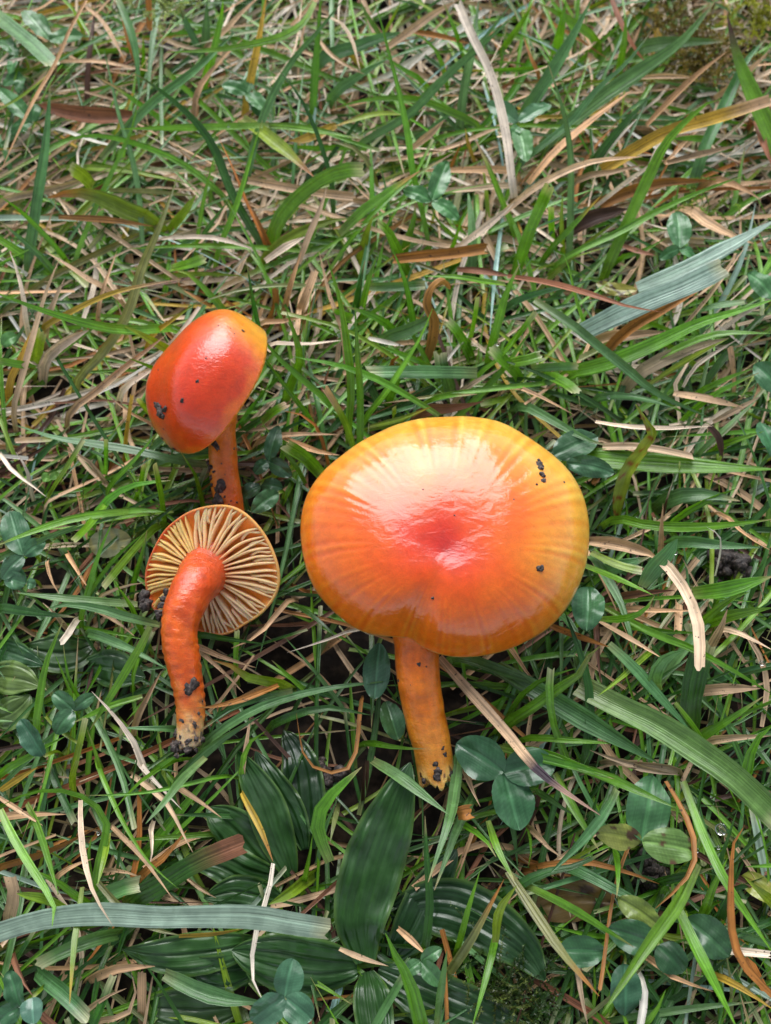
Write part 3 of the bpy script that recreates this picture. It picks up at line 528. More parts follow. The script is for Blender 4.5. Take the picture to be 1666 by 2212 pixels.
for crop, rows in HERO.items():
    sc_ = CROPS[crop][2]
    for i, (c, w, tip, h0, h1, xy) in enumerate(rows):
        nid += 1
        k = len(xy) // 2
        hs = np.linspace(h0, h1, k) + 2.6
        if k > 2: hs[1:-1] += .8
        P = [pt(crop, xy[2 * j], xy[2 * j + 1], hs[j]) for j in range(k)]
        if h0 <= 3.5:                                       # rooted: carry the base down into the thatch
            d = P[0] - P[1]; d[2] = 0
            P = [P[0] + norm(d) * 2.2 + np.array([0, 0, -P[0][2] - .3])] + P
        scale = np.linalg.norm(P[-1] - CAM) / FPX
        width = w * sc_ * scale
        r = random.Random(nid)
        kw = {}
        lab = SPECIAL.get((crop, i))
        if c == 'sp': kw['tipcol_start'] = 2.0
        fold = r.uniform(.15, .55) if c[0] not in DEAD else r.uniform(.3, .8)
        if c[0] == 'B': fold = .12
        o = add_blade(P, width, c, tip, nid, label=lab, fold=fold, roll=r.uniform(-.5, .5) if width < 1.6 else r.uniform(-.2, .2),
                  twist=r.uniform(-.5, .5), across=7 if width > 1.6 else 5, **kw)
        if c == 'sp':                                     # pale again past the scorched band
            ca = o.data.color_attributes['col']; nn = len(ca.data) // 7 if width > 1.6 else len(ca.data) // 5
            acr = len(ca.data) // nn
            for a in range(nn):
                q = a / (nn - 1)
                cc = (.030, .016, .026, 1) if .63 < q < .79 else ((.40, .25, .19, 1) if q >= .79 else None)
                if cc:
                    for b_ in range(acr): ca.data[a * acr + b_].color = cc

# ------------------------------------------------------------------ mushrooms
def empty(name, loc):
    o = bpy.data.objects.new(name, None); col.objects.link(o)
    o.location = tuple(np.asarray(loc) * S); o.empty_display_size = .005
    return o

def plane_hit(uv, c, n):
    d = ray(*uv); return CAM + d * (((c - CAM) @ n) / (d @ n))

def frame_from(n, xhint=RGT):
    n = norm(n); ex = norm(xhint - n * (xhint @ n)); return ex, np.cross(n, ex), n

def outline_radius(crop, pts, c, ex, ey, n, smooth=2):
    th, rr = [], []
    for x, y in pts:
        d = plane_hit(uv_of(crop, x, y), c, n) - c
        th.append(math.atan2(d @ ey, d @ ex)); rr.append(math.hypot(d @ ex, d @ ey))
    o = np.argsort(th); th, rr = np.array(th)[o], np.array(rr)[o]
    th = np.concatenate([th - 2 * np.pi, th, th + 2 * np.pi]); rr = np.tile(rr, 3)
    def R(a):
        a = np.asarray(a); s = 0
        for k, w in ((-.16, .12), (-.08, .22), (0, .32), (.08, .22), (.16, .12)): s = s + w * np.interp(a + k, th, rr)
        return s
    return R

def lerp_stops(x, stops):
    xs = [s[0] for s in stops]; cs = np.array([s[1] for s in stops], float)
    return np.stack([np.interp(x, xs, cs[:, k]) for k in range(3)], -1)

def ss(x, a, b):
    t = np.clip((x - a) / (b - a), 0, 1); return t * t * (3 - 2 * t)

def crumb(name, p, nrm, size, parent, seed, flat=.5, elong=1.0, mat=None):
    """an irregular speck of soil stuck on a surface"""
    r = np.random.default_rng(seed)
    nu, nv = 9, 12
    th = np.linspace(.02, np.pi - .02, nu); ph = np.linspace(0, 2 * np.pi, nv, endpoint=False)
    T, PH = np.meshgrid(th, ph, indexing='ij')
    D = np.stack([np.sin(T) * np.cos(PH), np.sin(T) * np.sin(PH), np.cos(T)], -1)
    w = Waves(.75, seed=seed); w2 = Waves(.32, seed=seed + 99)
    rad = 1 + .34 * w(D) + .20 * w2(D)
    ex, ey, n = frame_from(nrm, norm(r.normal(size=3)))
    L_ = D * rad[..., None] * size * np.array([elong, 1, flat])
    V = L_[..., 0:1] * ex + L_[..., 1:2] * ey + L_[..., 2:3] * n
    me = make_mesh('soil_crumb', V.reshape(-1, 3), grid_faces(nu, nv, True), smooth=False)
    o = link(name, me, mat or M['crumb'])
    o.location = tuple((np.asarray(p)) * S)
    if parent is not None:
        o.parent = parent; o.matrix_parent_inverse.identity()
        base = np.array(parent.location) / S; q = parent.parent
        while q is not None: base = base + np.array(q.location) / S; q = q.parent
        o.location = tuple((np.asarray(p) - base) * S)
    return o

def tube_mesh(name, P, R, colfn, nl=110, nr=56, wrinkle=.0, lump=.05, jag=0.0, hollow=True, seed=0, flat=1.0):
    """a stem: spline P with radii R, closed top, ragged or closed lower end"""
    Q = spline(P, nl)
    t = np.linspace(0, 1, nl)
    tp = np.concatenate([[0], np.cumsum(np.linalg.norm(np.diff(np.asarray(P), axis=0), axis=1))]); tp /= tp[-1]
    rad = np.interp(t, tp, R); rad = np.convolve(np.pad(rad, 4, mode='edge'), np.ones(9) / 9, mode='valid')
    T = norm(np.gradient(Q, axis=0))
    ref = -FWD
    sx = norm(np.cross(T, ref)); sy = norm(np.cross(sx, T))
    ph = np.linspace(0, 2 * np.pi, nr, endpoint=False)
    D = sx[:, None, :] * np.cos(ph)[None, :, None] + sy[:, None, :] * np.sin(ph)[None, :, None] * flat
    V = Q[:, None, :] + D * rad[:, None, None]
    w1, w2 = Waves(2.6, seed=seed), Waves(.9, seed=seed + 1)
    disp = lump * w1(V) + lump * .35 * w2(V)
    if wrinkle:                                          # cross wrinkles
        ln = t * np.linalg.norm(np.diff(Q, axis=0), axis=1).sum()
        wr = np.sin(ln[:, None] * 5.2 + 1.5 * w1(V)) * np.clip(w2(V * .6) + .2, 0, 1)
        disp = disp + wrinkle * wr * ss(t, .3, .5)[:, None] * (1 - ss(t, .85, .97))[:, None]
    # fine lengthwise fibres
    disp = disp + .018 * np.sin(ph * 23 + 2 * w1(V)) * .6
    V = V + D * disp[..., None]
    if jag:
        r = np.random.default_rng(seed + 5)
        teeth = np.interp(ph, np.linspace(0, 2 * np.pi, 15), np.append(r.uniform(-1, 1, 14), 0)) + .4 * r.uniform(-1, 1, nr)
        k = ss(t, .90, 1.0)[:, None]
        V = V + T[:, None, :] * (teeth[None, :, None] * jag * k[..., None])
    F = grid_faces(nl, nr, True)
    U = np.stack(np.meshgrid(t * 40, ph * 2.2, indexing='ij'), -1)
    C = colfn(t[:, None] + 0 * ph[None, :], ph[None, :] + 0 * t[:, None], V)
    Vs, Fs, Us, Cs = [V.reshape(-1, 3)], [F], [U.reshape(-1, 2)], [C.reshape(-1, 3)]
    # inner wall of the broken end, then a floor
    base = (nl - 1) * nr; off = nl * nr
    last = V[-1]; cen = Q[-1]
    if hollow:
        ring2 = cen + (last - cen) * .55 - T[-1] * .3; ring3 = cen + (last - cen) * .25 - T[-1] * 1.6
    else:
        ring2 = cen + (last - cen) * .7 + T[-1] * .35; ring3 = cen + (last - cen) * .25 + T[-1] * .5
    a = np.arange(nr); b = (a + 1) % nr
    Vs += [ring2, ring3]; Us += [U[-1], U[-1]]
    cc = C[-1] * np.array([.75, .6, .5]); Cs += [cc, cc * .45]
    Fs.append(np.stack([base + a, base + b, off + b, off + a], -1)); Fs.append(np.stack([off + a, off + b, off + nr + b, off + nr + a], -1))
    h = nr // 2
    Fs.append(np.array([[off + nr + i, off + nr + i + 1, off + nr + nr - 2 - i, off + nr + nr - 1 - i] for i in range(h - 1)]))
    return make_mesh(name, np.vstack(Vs), np.vstack(Fs), np.vstack(Us), np.vstack(Cs)), Q, rad, T

def sub(me, loc):
    """move mesh data so that its object can sit at loc"""
    n = len(me.vertices); a = np.empty(n * 3, np.float32); me.vertices.foreach_get('co', a)
    a = a.reshape(-1, 3) - np.asarray(loc, np.float32) * S; me.vertices.foreach_set('co', a.ravel()); me.update(); return me

# ---- the large orange waxcap
def big_waxcap():
    base = pt('L', 470, 1090, 6.0); base[2] = 2.0
    root = empty('waxcap_mushroom', base)
    tag(root, 'large glossy orange waxcap mushroom with dimpled red centre and yellow striped rim', 'mushroom', 'picked waxcap mushrooms lying on the turf')
    tilt = math.radians(-1)
    n = norm(np.array([.03, math.sin(tilt), math.cos(tilt)]))
    ex, ey, n = frame_from(n)
    c = pt('M', 782, 850, 16.5)
    OUT = [(940,78),(1060,92),(1200,170),(1330,260),(1450,370),(1500,460),(1530,570),(1537,680),(1525,790),(1480,940),(1420,1050),(1330,1150),(1200,1220),(1050,1280),
           (900,1295),(760,1285),(700,1255),(655,1215),(618,1178),(570,1186),(520,1190),(440,1188),(340,1150),(220,1050),(130,950),(90,840),(65,700),(62,600),(80,500),(120,420),(180,350),(270,280),(380,200),(500,140),(620,95),(750,80),(850,76)]
    R = outline_radius('M', OUT, c, ex, ey, n)
    na, nr = 420, 96
    th = np.linspace(-np.pi, np.pi, na, endpoint=False)
    Rt = R(th)
    d = plane_hit(uv_of('M', 628, 1200), c, n) - c; th0 = math.atan2(d @ ey, d @ ex)
    dth = np.angle(np.exp(1j * (th - th0)))
    # profile by angle from the axis: rho in 0..1, then a rolled lip
    q = np.linspace(0, 1, nr); rho = np.sin(q * np.pi / 2) ** .92
    H = 7.4
    z0 = H * (1 - rho ** 2.6) ** .68
    dimple = -.08 * np.exp(-(rho / .12) ** 2) - .50 * np.exp(-(rho / .29) ** 2)
    Z = np.repeat((z0 + dimple)[:, None], na, 1)
    TH = np.repeat(th[None, :], nr, 0); RH = np.repeat(rho[:, None], na, 1)
    x = RH * Rt[None, :] * np.cos(TH); y = RH * Rt[None, :] * np.sin(TH)
    P2 = np.stack([x, y, 0 * x], -1)
    w1, w2, w3 = Waves(9, seed=11), Waves(3.2, seed=12), Waves(1.1, seed=13)
    edge = ss(RH, .25, .9)
    along = x * math.cos(th0) + y * math.sin(th0); perp = -x * math.sin(th0) + y * math.cos(th0)
    furrow = np.exp(-(perp / 2.1) ** 2) * ss(along, -1, 14)
    shoulder = np.exp(-((dth - .33) / .16) ** 2)[None, :] * ss(RH, .4, .95)
    Z = Z - .95 * furrow + .45 * shoulder + .14 * w1(P2) * edge + .08 * w2(P2) * edge
    st = np.zeros(na)
    rs = np.random.default_rng(21)
    for k in (46, 61, 73, 88): st += np.sin(k * th + rs.uniform(0, 6) + .8 * np.sin(3 * th + rs.uniform(0, 6)))
    st /= 2.2
    stripes = st[None, :] * ss(RH, .42, .85)
    Z = Z + .035 * stripes * (1 - ss(RH, .97, 1))
    V = c + x[..., None] * ex + y[..., None] * ey + Z[..., None] * n
    # pigment: red eye, orange body, yellow rim (widest on one side)
    yel = ss(np.cos(TH - 1.05), -.35, .95)
    shift = .05 * w2(P2) + .05 * w1(P2) + .035 * stripes
    A = lerp_stops(RH + shift, [(0, (.50, .012, .002)), (.13, (.62, .028, .002)), (.33, (.71, .072, .002)), (.60, (.74, .125, .003)), (.9, (.72, .140, .004)), (1, (.70, .18, .010))])
    B = lerp_stops(RH + shift, [(0, (.50, .012, .002)), (.13, (.62, .028, .002)), (.33, (.71, .076, .002)), (.58, (.75, .160, .004)), (.82, (.77, .30, .018)), (1, (.77, .42, .065))])
    C = A * (1 - yel[..., None]) + B * yel[..., None]
    C = C * (1 + .065 * stripes[..., None] * np.array([.5, 1.5, 1.2]))
    U = np.stack([RH * 14, TH * 7], -1)
    # lip and underside with pleats
    under_r = np.array([1.004, .985, .93, .80, .62, .42, .20]); uz = np.array([-.35, -.75, -.55, .25, .9, 1.1, -.4])
    pl = np.cos(54 * th)
    VU, CU, UU = [], [], []
    for r_, z_ in zip(under_r, uz):
        zz = z_ + (Z[-1] * .9) + pl * .55 * (.25 < r_ < .95)
        VU.append(c + (r_ * Rt * np.cos(th))[:, None] * ex + (r_ * Rt * np.sin(th))[:, None] * ey + zz[:, None] * n)
        CU.append(np.repeat(np.array([[.70, .36, .07]]), na, 0)); UU.append(np.stack([np.full(na, r_ * 14), th * 7], -1))
    Vall = np.vstack([V.reshape(-1, 3)] + VU); Call = np.vstack([C.reshape(-1, 3)] + CU); Uall = np.vstack([U.reshape(-1, 2)] + UU)
    F = grid_faces(nr + len(under_r), na, True)
    me = make_mesh('cap', Vall - base, F[:, ::-1], Uall, np.clip(Call, .002, .9))
    cap = link('cap', me, M['cap_big'], root)
    P = [c + n * 3.2, c - n * .5 + np.array([0, -1.2, 0]), pt('L', 348, 40, 14), pt('L', 350, 200, 12.5), pt('L', 365, 420, 11), pt('L', 402, 650, 9), pt('L', 447, 850, 7.2), pt('L', 470, 1000, 6), pt('L', 482, 1105, 5.4)]
    k = PXMM * .3254 * .95
    Rr = [2.9, 2.8, 148 * k, 145 * k, 140 * k, 132 * k, 123 * k, 118 * k, 114 * k]
    def colfn(t, ph, V):
        w = Waves(1.6, seed=31)(V) ; w2 = Waves(.5, seed=32)(V)
        C = lerp_stops(t + .05 * w, [(0, (.66, .12, .005)), (.45, (.68, .14, .006)), (.7, (.70, .19, .010)), (.9, (.72, .28, .03)), (1, (.74, .42, .12))])
        C = C * (1 + .10 * w[..., None] + .05 * np.sin(ph * 17)[..., None])
        dirt = ss(w2 + .9 * w, 1.1, 1.5) * ss(t, .84, .97)
        return np.clip(C * (1 - dirt[..., None]) + np.array([.10, .035, .015]) * dirt[..., None], .003, .9)
    me, Q, rad, T = tube_mesh('stem', P, Rr, colfn, jag=1.0, seed=41)
    stem = link('stem', sub(me, base), M['stem'], root)
    def on_cap(mx, my):
        """point of the cap surface seen at that place of the photo"""
        uv, _ = project(V.reshape(-1, 3)); t_ = np.array(uv_of('M', mx, my))
        dd = np.linalg.norm(uv - t_, axis=1); dd[V.reshape(-1, 3)[:, 2] < 0] = 1e9
        i = int(np.argmin(dd)); return V.reshape(-1, 3)[i]
    for j, (mx, my, s_, e_) in enumerate([(1283, 318, .42, 1.2), (1292, 345, .34, 1.0), (1296, 372, .34, 1.3), (1301, 398, .30, 1.2), (1278, 298, .22, 1), (1262, 424, .14, 1), (1283, 850, .30, 1.5), (1292, 838, .22, 1.2),
                                         (738, 1000, .20, 1), (1408, 415, .12, 1), (690, 452, .09, 1), (1150, 500, .08, 1), (850, 574, .10, 1)]):
        crumb('soil_crumb', on_cap(mx, my) + n * s_ * .15, n, s_, cap, 200 + j, .55, e_)
    for j, (lx, ly, s_, f_) in enumerate([(362, 318, .24, .45), (520, 850, .24, .4), (535, 898, .30, .4), (490, 1010, .55, .35), (480, 1060, .5, .35), (470, 960, .3, .4), (232, 420, .3, .4), (307, 440, .12, .5), (410, 330, .10, .5), (575, 1050, .4, .4), (395, 1085, .35, .5)]):
        uvQ, _ = project(Q); t_ = np.array(uv_of('L', lx, ly)); i = int(np.argmin(np.abs(uvQ[:, 1] - t_[1])))
        off = (t_[0] - uvQ[i, 0]) * PXMM * .92; off = np.clip(off, -rad[i] * .96, rad[i] * .96)
        up = norm(-FWD - T[i] * (-FWD @ T[i])); p_ = Q[i] + RGT * off + up * math.sqrt(max(0, rad[i] ** 2 - off ** 2))
        crumb('soil_crumb', p_, norm(p_ - Q[i]), s_, stem, 300 + j, f_)
    return root, (c, n, Rt)
BIG, BIGCAP = big_waxcap()

# ---- the red bell-shaped waxcap
def bell_waxcap():
    base = pt('V', 497, 1105, 5.0); base[2] = 2.0
    root = empty('waxcap_mushroom', base)
    tag(root, 'scarlet bell-shaped waxcap mushroom with yellow rim lying on its side', 'mushroom', 'picked waxcap mushrooms lying on the turf')
    al = math.radians(31)
    a = math.cos(al) * (-.79 * RGT + .61 * UPV) + math.sin(al) * (-FWD)
    ex, ey, n = frame_from(a, .61 * RGT + .79 * UPV)
    c = at(468, 846, 13.5)
    sc = np.linalg.norm(c - CAM) / FPX
    Rm, H = 150 * sc, 127 * sc
    na, nr = 260, 90
    th = np.linspace(-np.pi, np.pi, na, endpoint=False); q = np.linspace(0, 1, nr) * np.pi / 2
    e = 1.34
    TH = np.repeat(th[None, :], nr, 0); ex_ = 2.95 + .55 * np.cos(TH); QQ = np.repeat(q[:, None], na, 1)
    RH = np.sin(QQ) ** (2 / ex_); Z = np.cos(QQ) ** (2 / ex_) * H; z = np.cos(q) ** (2 / 2.7)
    lob = 1 + .03 * np.sin(2 * th + .5) + .035 * np.sin(3 * th + 1.2) + .02 * np.sin(5 * th)
    Rr = Rm * RH * lob[None, :] * (1 + .05 * (1 - z)[:, None])
    x, y = Rr * np.cos(TH), Rr * np.sin(TH)
    P3 = np.stack([x, y, Z], -1)
    w1, w2 = Waves(7, seed=51), Waves(2.6, seed=52)
    Z = Z + .35 * w1(P3) * ss(1 - RH, 0, .4) - .35 * np.exp(-((x - Rm * .1) ** 2 + (y + Rm * .1) ** 2) / (Rm * .3) ** 2)
    # the crown is skewed: lower towards one end
    Z = Z * (1 + .02 * x / Rm)
    V = c + x[..., None] * ex + y[..., None] * ey + Z[..., None] * n
    V = V + .10 * w1(V)[..., None] * n
    arc = q / (np.pi / 2)
    AR = np.repeat(arc[:, None], na, 1) + .05 * w2(P3)
    end = ss(np.cos(TH - .15), .45, 1.0)
    red = lerp_stops(AR, [(0, (.66, .052, .0015)), (.5, (.66, .040, .001)), (.78, (.68, .050, .001)), (.93, (.68, .055, .004)), (1, (.70, .13, .008))])
    yl = lerp_stops(AR, [(0, (.60, .045, .005)), (.35, (.64, .075, .006)), (.62, (.70, .17, .010)), (.85, (.74, .30, .018)), (1, (.74, .34, .03))])
    end2 = ss(np.cos(TH - 3.0), .90, 1.0) * .55
    k = np.clip(end + end2 * ss(RH, .8, 1), 0, 1)[..., None]
    C = red * (1 - k) + yl * k
    C = C * (1 + .06 * w2(P3)[..., None])
    U = np.stack([AR * 12, TH * 7], -1)
    ur = np.array([1.0, .94, .80, .55, .28]); uz = np.array([-.25, -.30, .6, 2.0, 2.6])
    VU, CU, UU = [], [], []
    pl = np.cos(44 * th)
    for r_, z_ in zip(ur, uz):
        rr = Rm * lob * r_ * 1.05
        VU.append(c + (rr * np.cos(th))[:, None] * ex + (rr * np.sin(th))[:, None] * ey + (z_ + pl * .3 * (r_ < .97))[:, None] * n)
        CU.append(np.repeat(np.array([[.68, .27, .04]]), na, 0)); UU.append(np.stack([np.full(na, r_ * 12), th * 7], -1))
    me = make_mesh('cap', np.vstack([V.reshape(-1, 3)] + VU) - base, grid_faces(nr + len(ur), na, True)[:, ::-1], np.vstack([U.reshape(-1, 2)] + UU), np.clip(np.vstack([C.reshape(-1, 3)] + CU), .002, .9))
    cap = link('cap', me, M['cap_red'], root)
    P = [c + n * 3, c - n * .6, pt('O', 915, 1230, 10.5), pt('O', 920, 1420, 9.2), pt('O', 930, 1620, 8), pt('O', 960, 1800, 7), pt('O', 985, 1950, 6.2), pt('O', 1000, 2080, 5.5)]
    k = PXMM * .2279
    Rs = [2.4, 2.3, 128 * k, 135 * k, 140 * k, 141 * k, 140 * k, 132 * k]
    def colfn(t, ph, V):
        w = Waves(1.4, seed=61)(V)
        C = lerp_stops(t + .06 * w, [(0, (.64, .08, .008)), (.35, (.66, .17, .012)), (.6, (.66, .14, .012)), (1, (.60, .11, .012))])
        yl = ss(np.cos(ph - .6), 0, 1)[..., None] * .4
        return np.clip(C * (1 - yl) + np.array([.72, .27, .02]) * yl, .003, .9)
    me, Q, rad, T = tube_mesh('stem', P, Rs, colfn, jag=.4, seed=71)
    stem = link('stem', sub(me, base), M['stem'], root)
    Vf = V.reshape(-1, 3); uvV, zz = project(Vf)
    def on(px, py):
        t_ = np.array(uv_of('O', px, py)); dd = np.linalg.norm(uvV - t_, axis=1)
        cand = np.where(dd < dd.min() + 3.0)[0]; i = cand[np.argmin(zz[cand])]; return Vf[i]
    for j, (px, py, s_, f_) in enumerate([(300, 1010, .75, .5), (330, 1060, .75, .5), (370, 1020, .45, .6), (275, 985, .4, .6), (345, 1095, .4, .6), (525, 945, .32, .5), (350, 1218, .14, .6), (342, 1308, .26, .6), (890, 220, .09, 1), (980, 230, .07, 1), (1120, 262, .22, .5), (1000, 240, .08, 1), (765, 522, .10, 1), (680, 745, .2, .5), (455, 1412, .22, .5), (300, 640, .12, .8), (1040, 300, .07, 1)]):
        p_ = on(px, py); crumb('soil_crumb', p_, norm(p_ - c - n * 3), s_, cap, 400 + j, f_)
    for j, (px, py, s_, f_, e_) in enumerate([(865, 1360, .42, .3, 2.2), (775, 1535, .4, .5, 1), (810, 1580, .45, .5, 1.2), (850, 1620, .22, .5, 1), (925, 1750, .75, .4, 1.1), (905, 1790, .5, .4, 1), (825, 1745, .28, .4, 1), (815, 1680, .30, .35, 1.2), (965, 1655, .13, .6, 1), (930, 1548, .10, .6, 1), (895, 1890, .75, .4, 1.2), (960, 1860, .2, .5, 1), (1040, 1390, .2, .4, 1), (860, 1775, .16, .5, 1), (1020, 1900, .12, .6, 1), (1000, 1930, .14, .6, 1), (1075, 1910, .16, .5, 1)]):
        uvQ, _ = project(Q); t_ = np.array(uv_of('O', px, py)); i = int(np.argmin(np.abs(uvQ[:, 1] - t_[1])))
        off = np.clip((t_[0] - uvQ[i, 0]) * PXMM * .97, -rad[i] * .97, rad[i] * .97)
        up = norm(-FWD - T[i] * (-FWD @ T[i])); p_ = Q[i] + RGT * off + up * math.sqrt(max(0, rad[i] ** 2 - off ** 2))
        crumb('soil_crumb', p_, norm(p_ - Q[i]), s_, stem, 500 + j, f_, e_)
    return root
bell_waxcap()

# ---- the upturned waxcap that shows its gills
def gilled_waxcap():
    base = pt('N', 500, 2050, 6.0); base[2] = 2.0
    root = empty('waxcap_mushroom', base)
    tag(root, 'upturned waxcap mushroom showing peach gills and a bent red-orange stem', 'mushroom', 'picked waxcap mushrooms lying on the turf')
    n = norm(-FWD + .10 * RGT * -1 - .10 * UPV)
    ex, ey, n = frame_from(n)
    c = pt('N', 640, 655, 8.5)
    OUT = [(150,720),(165,620),(215,500),(265,400),(325,310),(400,250),(500,180),(620,140),(760,122),(870,130),(960,180),(1060,280),(1150,420),(1210,560),(1242,690),(1225,820),(1160,920),(1080,1010),(960,1075),(850,1155),(740,1175),(650,1150),(560,1120),(440,1100),(340,1070),(280,1030),(215,960),(175,860)]
    R = outline_radius('N', OUT, c, ex, ey, n)
    na = 300; th = np.linspace(-np.pi, np.pi, na, endpoint=False); Rt = R(th)
    wob = Waves(.5, dim=2, seed=81)(np.stack([np.cos(th), np.sin(th)], -1))
    # section of the cap: outer skin (down), rolled rim, flesh between the gills, up to the stem
    prof = [(.02, -6.2), (.3, -6.0), (.55, -5.2), (.75, -4.0), (.90, -2.4), (.975, -1.0), (1.0, -.25), (.995, .10), (.975, .22), (.965, .12), (.95, -.15), (.85, -.42), (.70, -.52), (.50, -.45), (.33, .0), (.22, .8), (.12, 1.6), (.02, 1.8)]
    prof = np.array(prof); pr = spline(np.c_[prof, np.zeros(len(prof))], 90)[:, :2]
    V, C, U = [], [], []
    for i, (r_, z_) in enumerate(pr):
        rw = .18 * wob * ss(r_, .7, 1)
        V.append(c + ((r_ * Rt) * np.cos(th))[:, None] * ex + ((r_ * Rt) * np.sin(th))[:, None] * ey + (z_ + rw)[:, None] * n)
        outer = i < np.argmax(pr[:, 0])
        if outer: cc = np.repeat(np.array([[.62, .06, .008]]), na, 0)
        else:
            warm = ss(np.cos(th - .25), -.6, .8)[:, None]
            rim = np.array([.66, .16, .06]) * (1 - warm) + np.array([.82, .42, .14]) * warm
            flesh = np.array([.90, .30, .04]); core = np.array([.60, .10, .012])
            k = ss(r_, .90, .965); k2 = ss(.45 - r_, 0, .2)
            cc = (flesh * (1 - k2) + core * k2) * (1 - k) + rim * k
        C.append(cc); U.append(np.stack([np.full(na, i * .2), th * 6], -1))
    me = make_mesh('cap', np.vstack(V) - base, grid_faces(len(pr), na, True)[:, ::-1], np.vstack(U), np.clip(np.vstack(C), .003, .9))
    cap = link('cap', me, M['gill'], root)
    flesh_r = pr[np.argmax(pr[:, 0]):, 0][::-1]; flesh_z = pr[np.argmax(pr[:, 0]):, 1][::-1]
    rg = np.random.default_rng(91)
    NG = 50
    angs = np.linspace(-np.pi, np.pi, NG, endpoint=False) + rg.uniform(-.035, .035, NG)
    items = [(a, .14, 1.0) for a in angs]
    for i in range(NG):
        b = angs[i]; d = (angs[(i + 1) % NG] - b) % (2 * np.pi)
        if rg.random() < .72: items.append((b + d * rg.uniform(.44, .56), rg.uniform(.50, .70), .72))
    for gi, (a, r0, hs) in enumerate(items):
        m_ = 18; t = np.linspace(0, 1, m_); rr = r0 + (.975 - r0) * t
        bend = rg.normal(0, .022) + .06 * math.sin(a + .6)
        aa = a + bend * np.sin(t * np.pi * rg.uniform(.8, 1.5)) + .012 * np.sin(t * rg.uniform(6, 14) + rg.uniform(0, 6)) * t
        Ra = R(aa); fz = np.interp(rr, flesh_r, flesh_z)
        # the sharp edge rises from the rim towards the stem
        edge = np.interp(rr, [.14, .22, .40, .70, .90, .975], [2.5, 2.15, 1.40, .75, .45, .16]) 
        hh = np.maximum(edge - fz, .05) * (hs + (1 - hs) * ss(t, .0, .5) * .6) * (1 if r0 < .3 else ss(t, 0, .22) * .95 + .05)
        hw = (.165 + .02 * rg.normal()) * (1 - .45 * ss(t, .8, 1)) * np.clip(.75 + rr, .8, 1.35)
        rad_d = np.stack([np.cos(aa), np.sin(aa)], -1); tan_d = np.stack([-np.sin(aa), np.cos(aa)], -1)
        lean = rg.normal(0, .10)
        sec = [(-1.25, 0), (-1.0, .55), (-.72, .90), (0, 1.0), (.72, .90), (1.0, .55), (1.25, 0)]
        Vg, Cg, Ug = [], [], []
        for k, (sx, sz) in enumerate(sec):
            off = sx * hw + lean * hh * sz
            xy = rad_d * (rr * Ra)[:, None] + tan_d * off[:, None]
            zz = fz - .12 + hh * sz + .18 * np.interp(aa, th, wob, period=2 * np.pi) * ss(rr, .7, 1)
            Vg.append(c + xy[:, :1] * ex + xy[:, 1:] * ey + zz[:, None] * n)
            pale = ss(sz, .15, .85) * np.ones(m_)
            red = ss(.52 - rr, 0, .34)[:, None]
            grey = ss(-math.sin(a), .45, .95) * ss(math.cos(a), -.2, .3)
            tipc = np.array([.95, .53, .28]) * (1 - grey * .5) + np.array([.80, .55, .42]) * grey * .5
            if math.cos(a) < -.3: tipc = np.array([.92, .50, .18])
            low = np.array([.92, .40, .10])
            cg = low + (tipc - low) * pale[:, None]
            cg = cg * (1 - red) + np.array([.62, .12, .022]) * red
            Cg.append(cg); Ug.append(np.stack([t * 8 + gi, np.full(m_, k * .3)], -1))
        Vg = np.stack(Vg, 1).reshape(-1, 3); Cg = np.stack(Cg, 1).reshape(-1, 3); Ug = np.stack(Ug, 1).reshape(-1, 2)
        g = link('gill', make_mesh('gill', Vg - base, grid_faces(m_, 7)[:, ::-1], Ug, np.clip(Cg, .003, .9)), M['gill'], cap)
    k = PXMM * .2696
    P = [c - n * 2.2 + UPV * 1.0 + RGT * .5, c + n * .2 - UPV * .1, pt('N', 552, 775, 11.2), pt('N', 497, 890, 11.9), pt('N', 452, 1010, 12.0), pt('N', 434, 1170, 11.6), pt('N', 468, 1400, 10.4), pt('N', 508, 1650, 8.8), pt('N', 522, 1850, 7.6), pt('N', 508, 2040, 6.8)]
    Rs = [230 * k, 200 * k, 165 * k, 156 * k, 146 * k, 133 * k, 124 * k, 114 * k, 104 * k, 92 * k]
    def colfn(t, ph, V):
        w = Waves(1.5, seed=101)(V); w2 = Waves(.55, seed=102)(V)
        C = lerp_stops(t + .05 * w, [(0, (.60, .11, .020)), (.15, (.60, .080, .018)), (.30, (.64, .080, .014)), (.5, (.66, .115, .010)), (.72, (.66, .10, .010)), (.86, (.68, .22, .04)), (.95, (.62, .38, .16)), (1, (.52, .36, .20))])
        C = C * (1 + .10 * w[..., None])
        dirt = ss(w2 + .7 * w, .55, 1.0) * ss(t + .12 * np.cos(ph - np.pi), .82, .99)
        dc = np.array([.16, .11, .085])
        return np.clip(C * (1 - dirt[..., None]) + dc * dirt[..., None], .003, .9)
    me, Q, rad, T = tube_mesh('stem', P, Rs, colfn, wrinkle=.085, jag=.55, seed=111, hollow=False, lump=.07)
    stem = link('stem', sub(me, base), M['stem'], root)
    def on_stem(px, py):
        uvQ, _ = project(Q); t_ = np.array(uv_of('N', px, py)); i = 15 + int(np.argmin(np.abs(uvQ[15:, 1] - t_[1])))
        off = np.clip((t_[0] - uvQ[i, 0]) * PXMM * .95, -rad[i] * .99, rad[i] * .99)
        up = norm(-FWD - T[i] * (-FWD @ T[i])); p_ = Q[i] + RGT * off + up * math.sqrt(max(0, rad[i] ** 2 - off ** 2)); return p_, norm(p_ - Q[i])
    rj = np.random.default_rng(120)
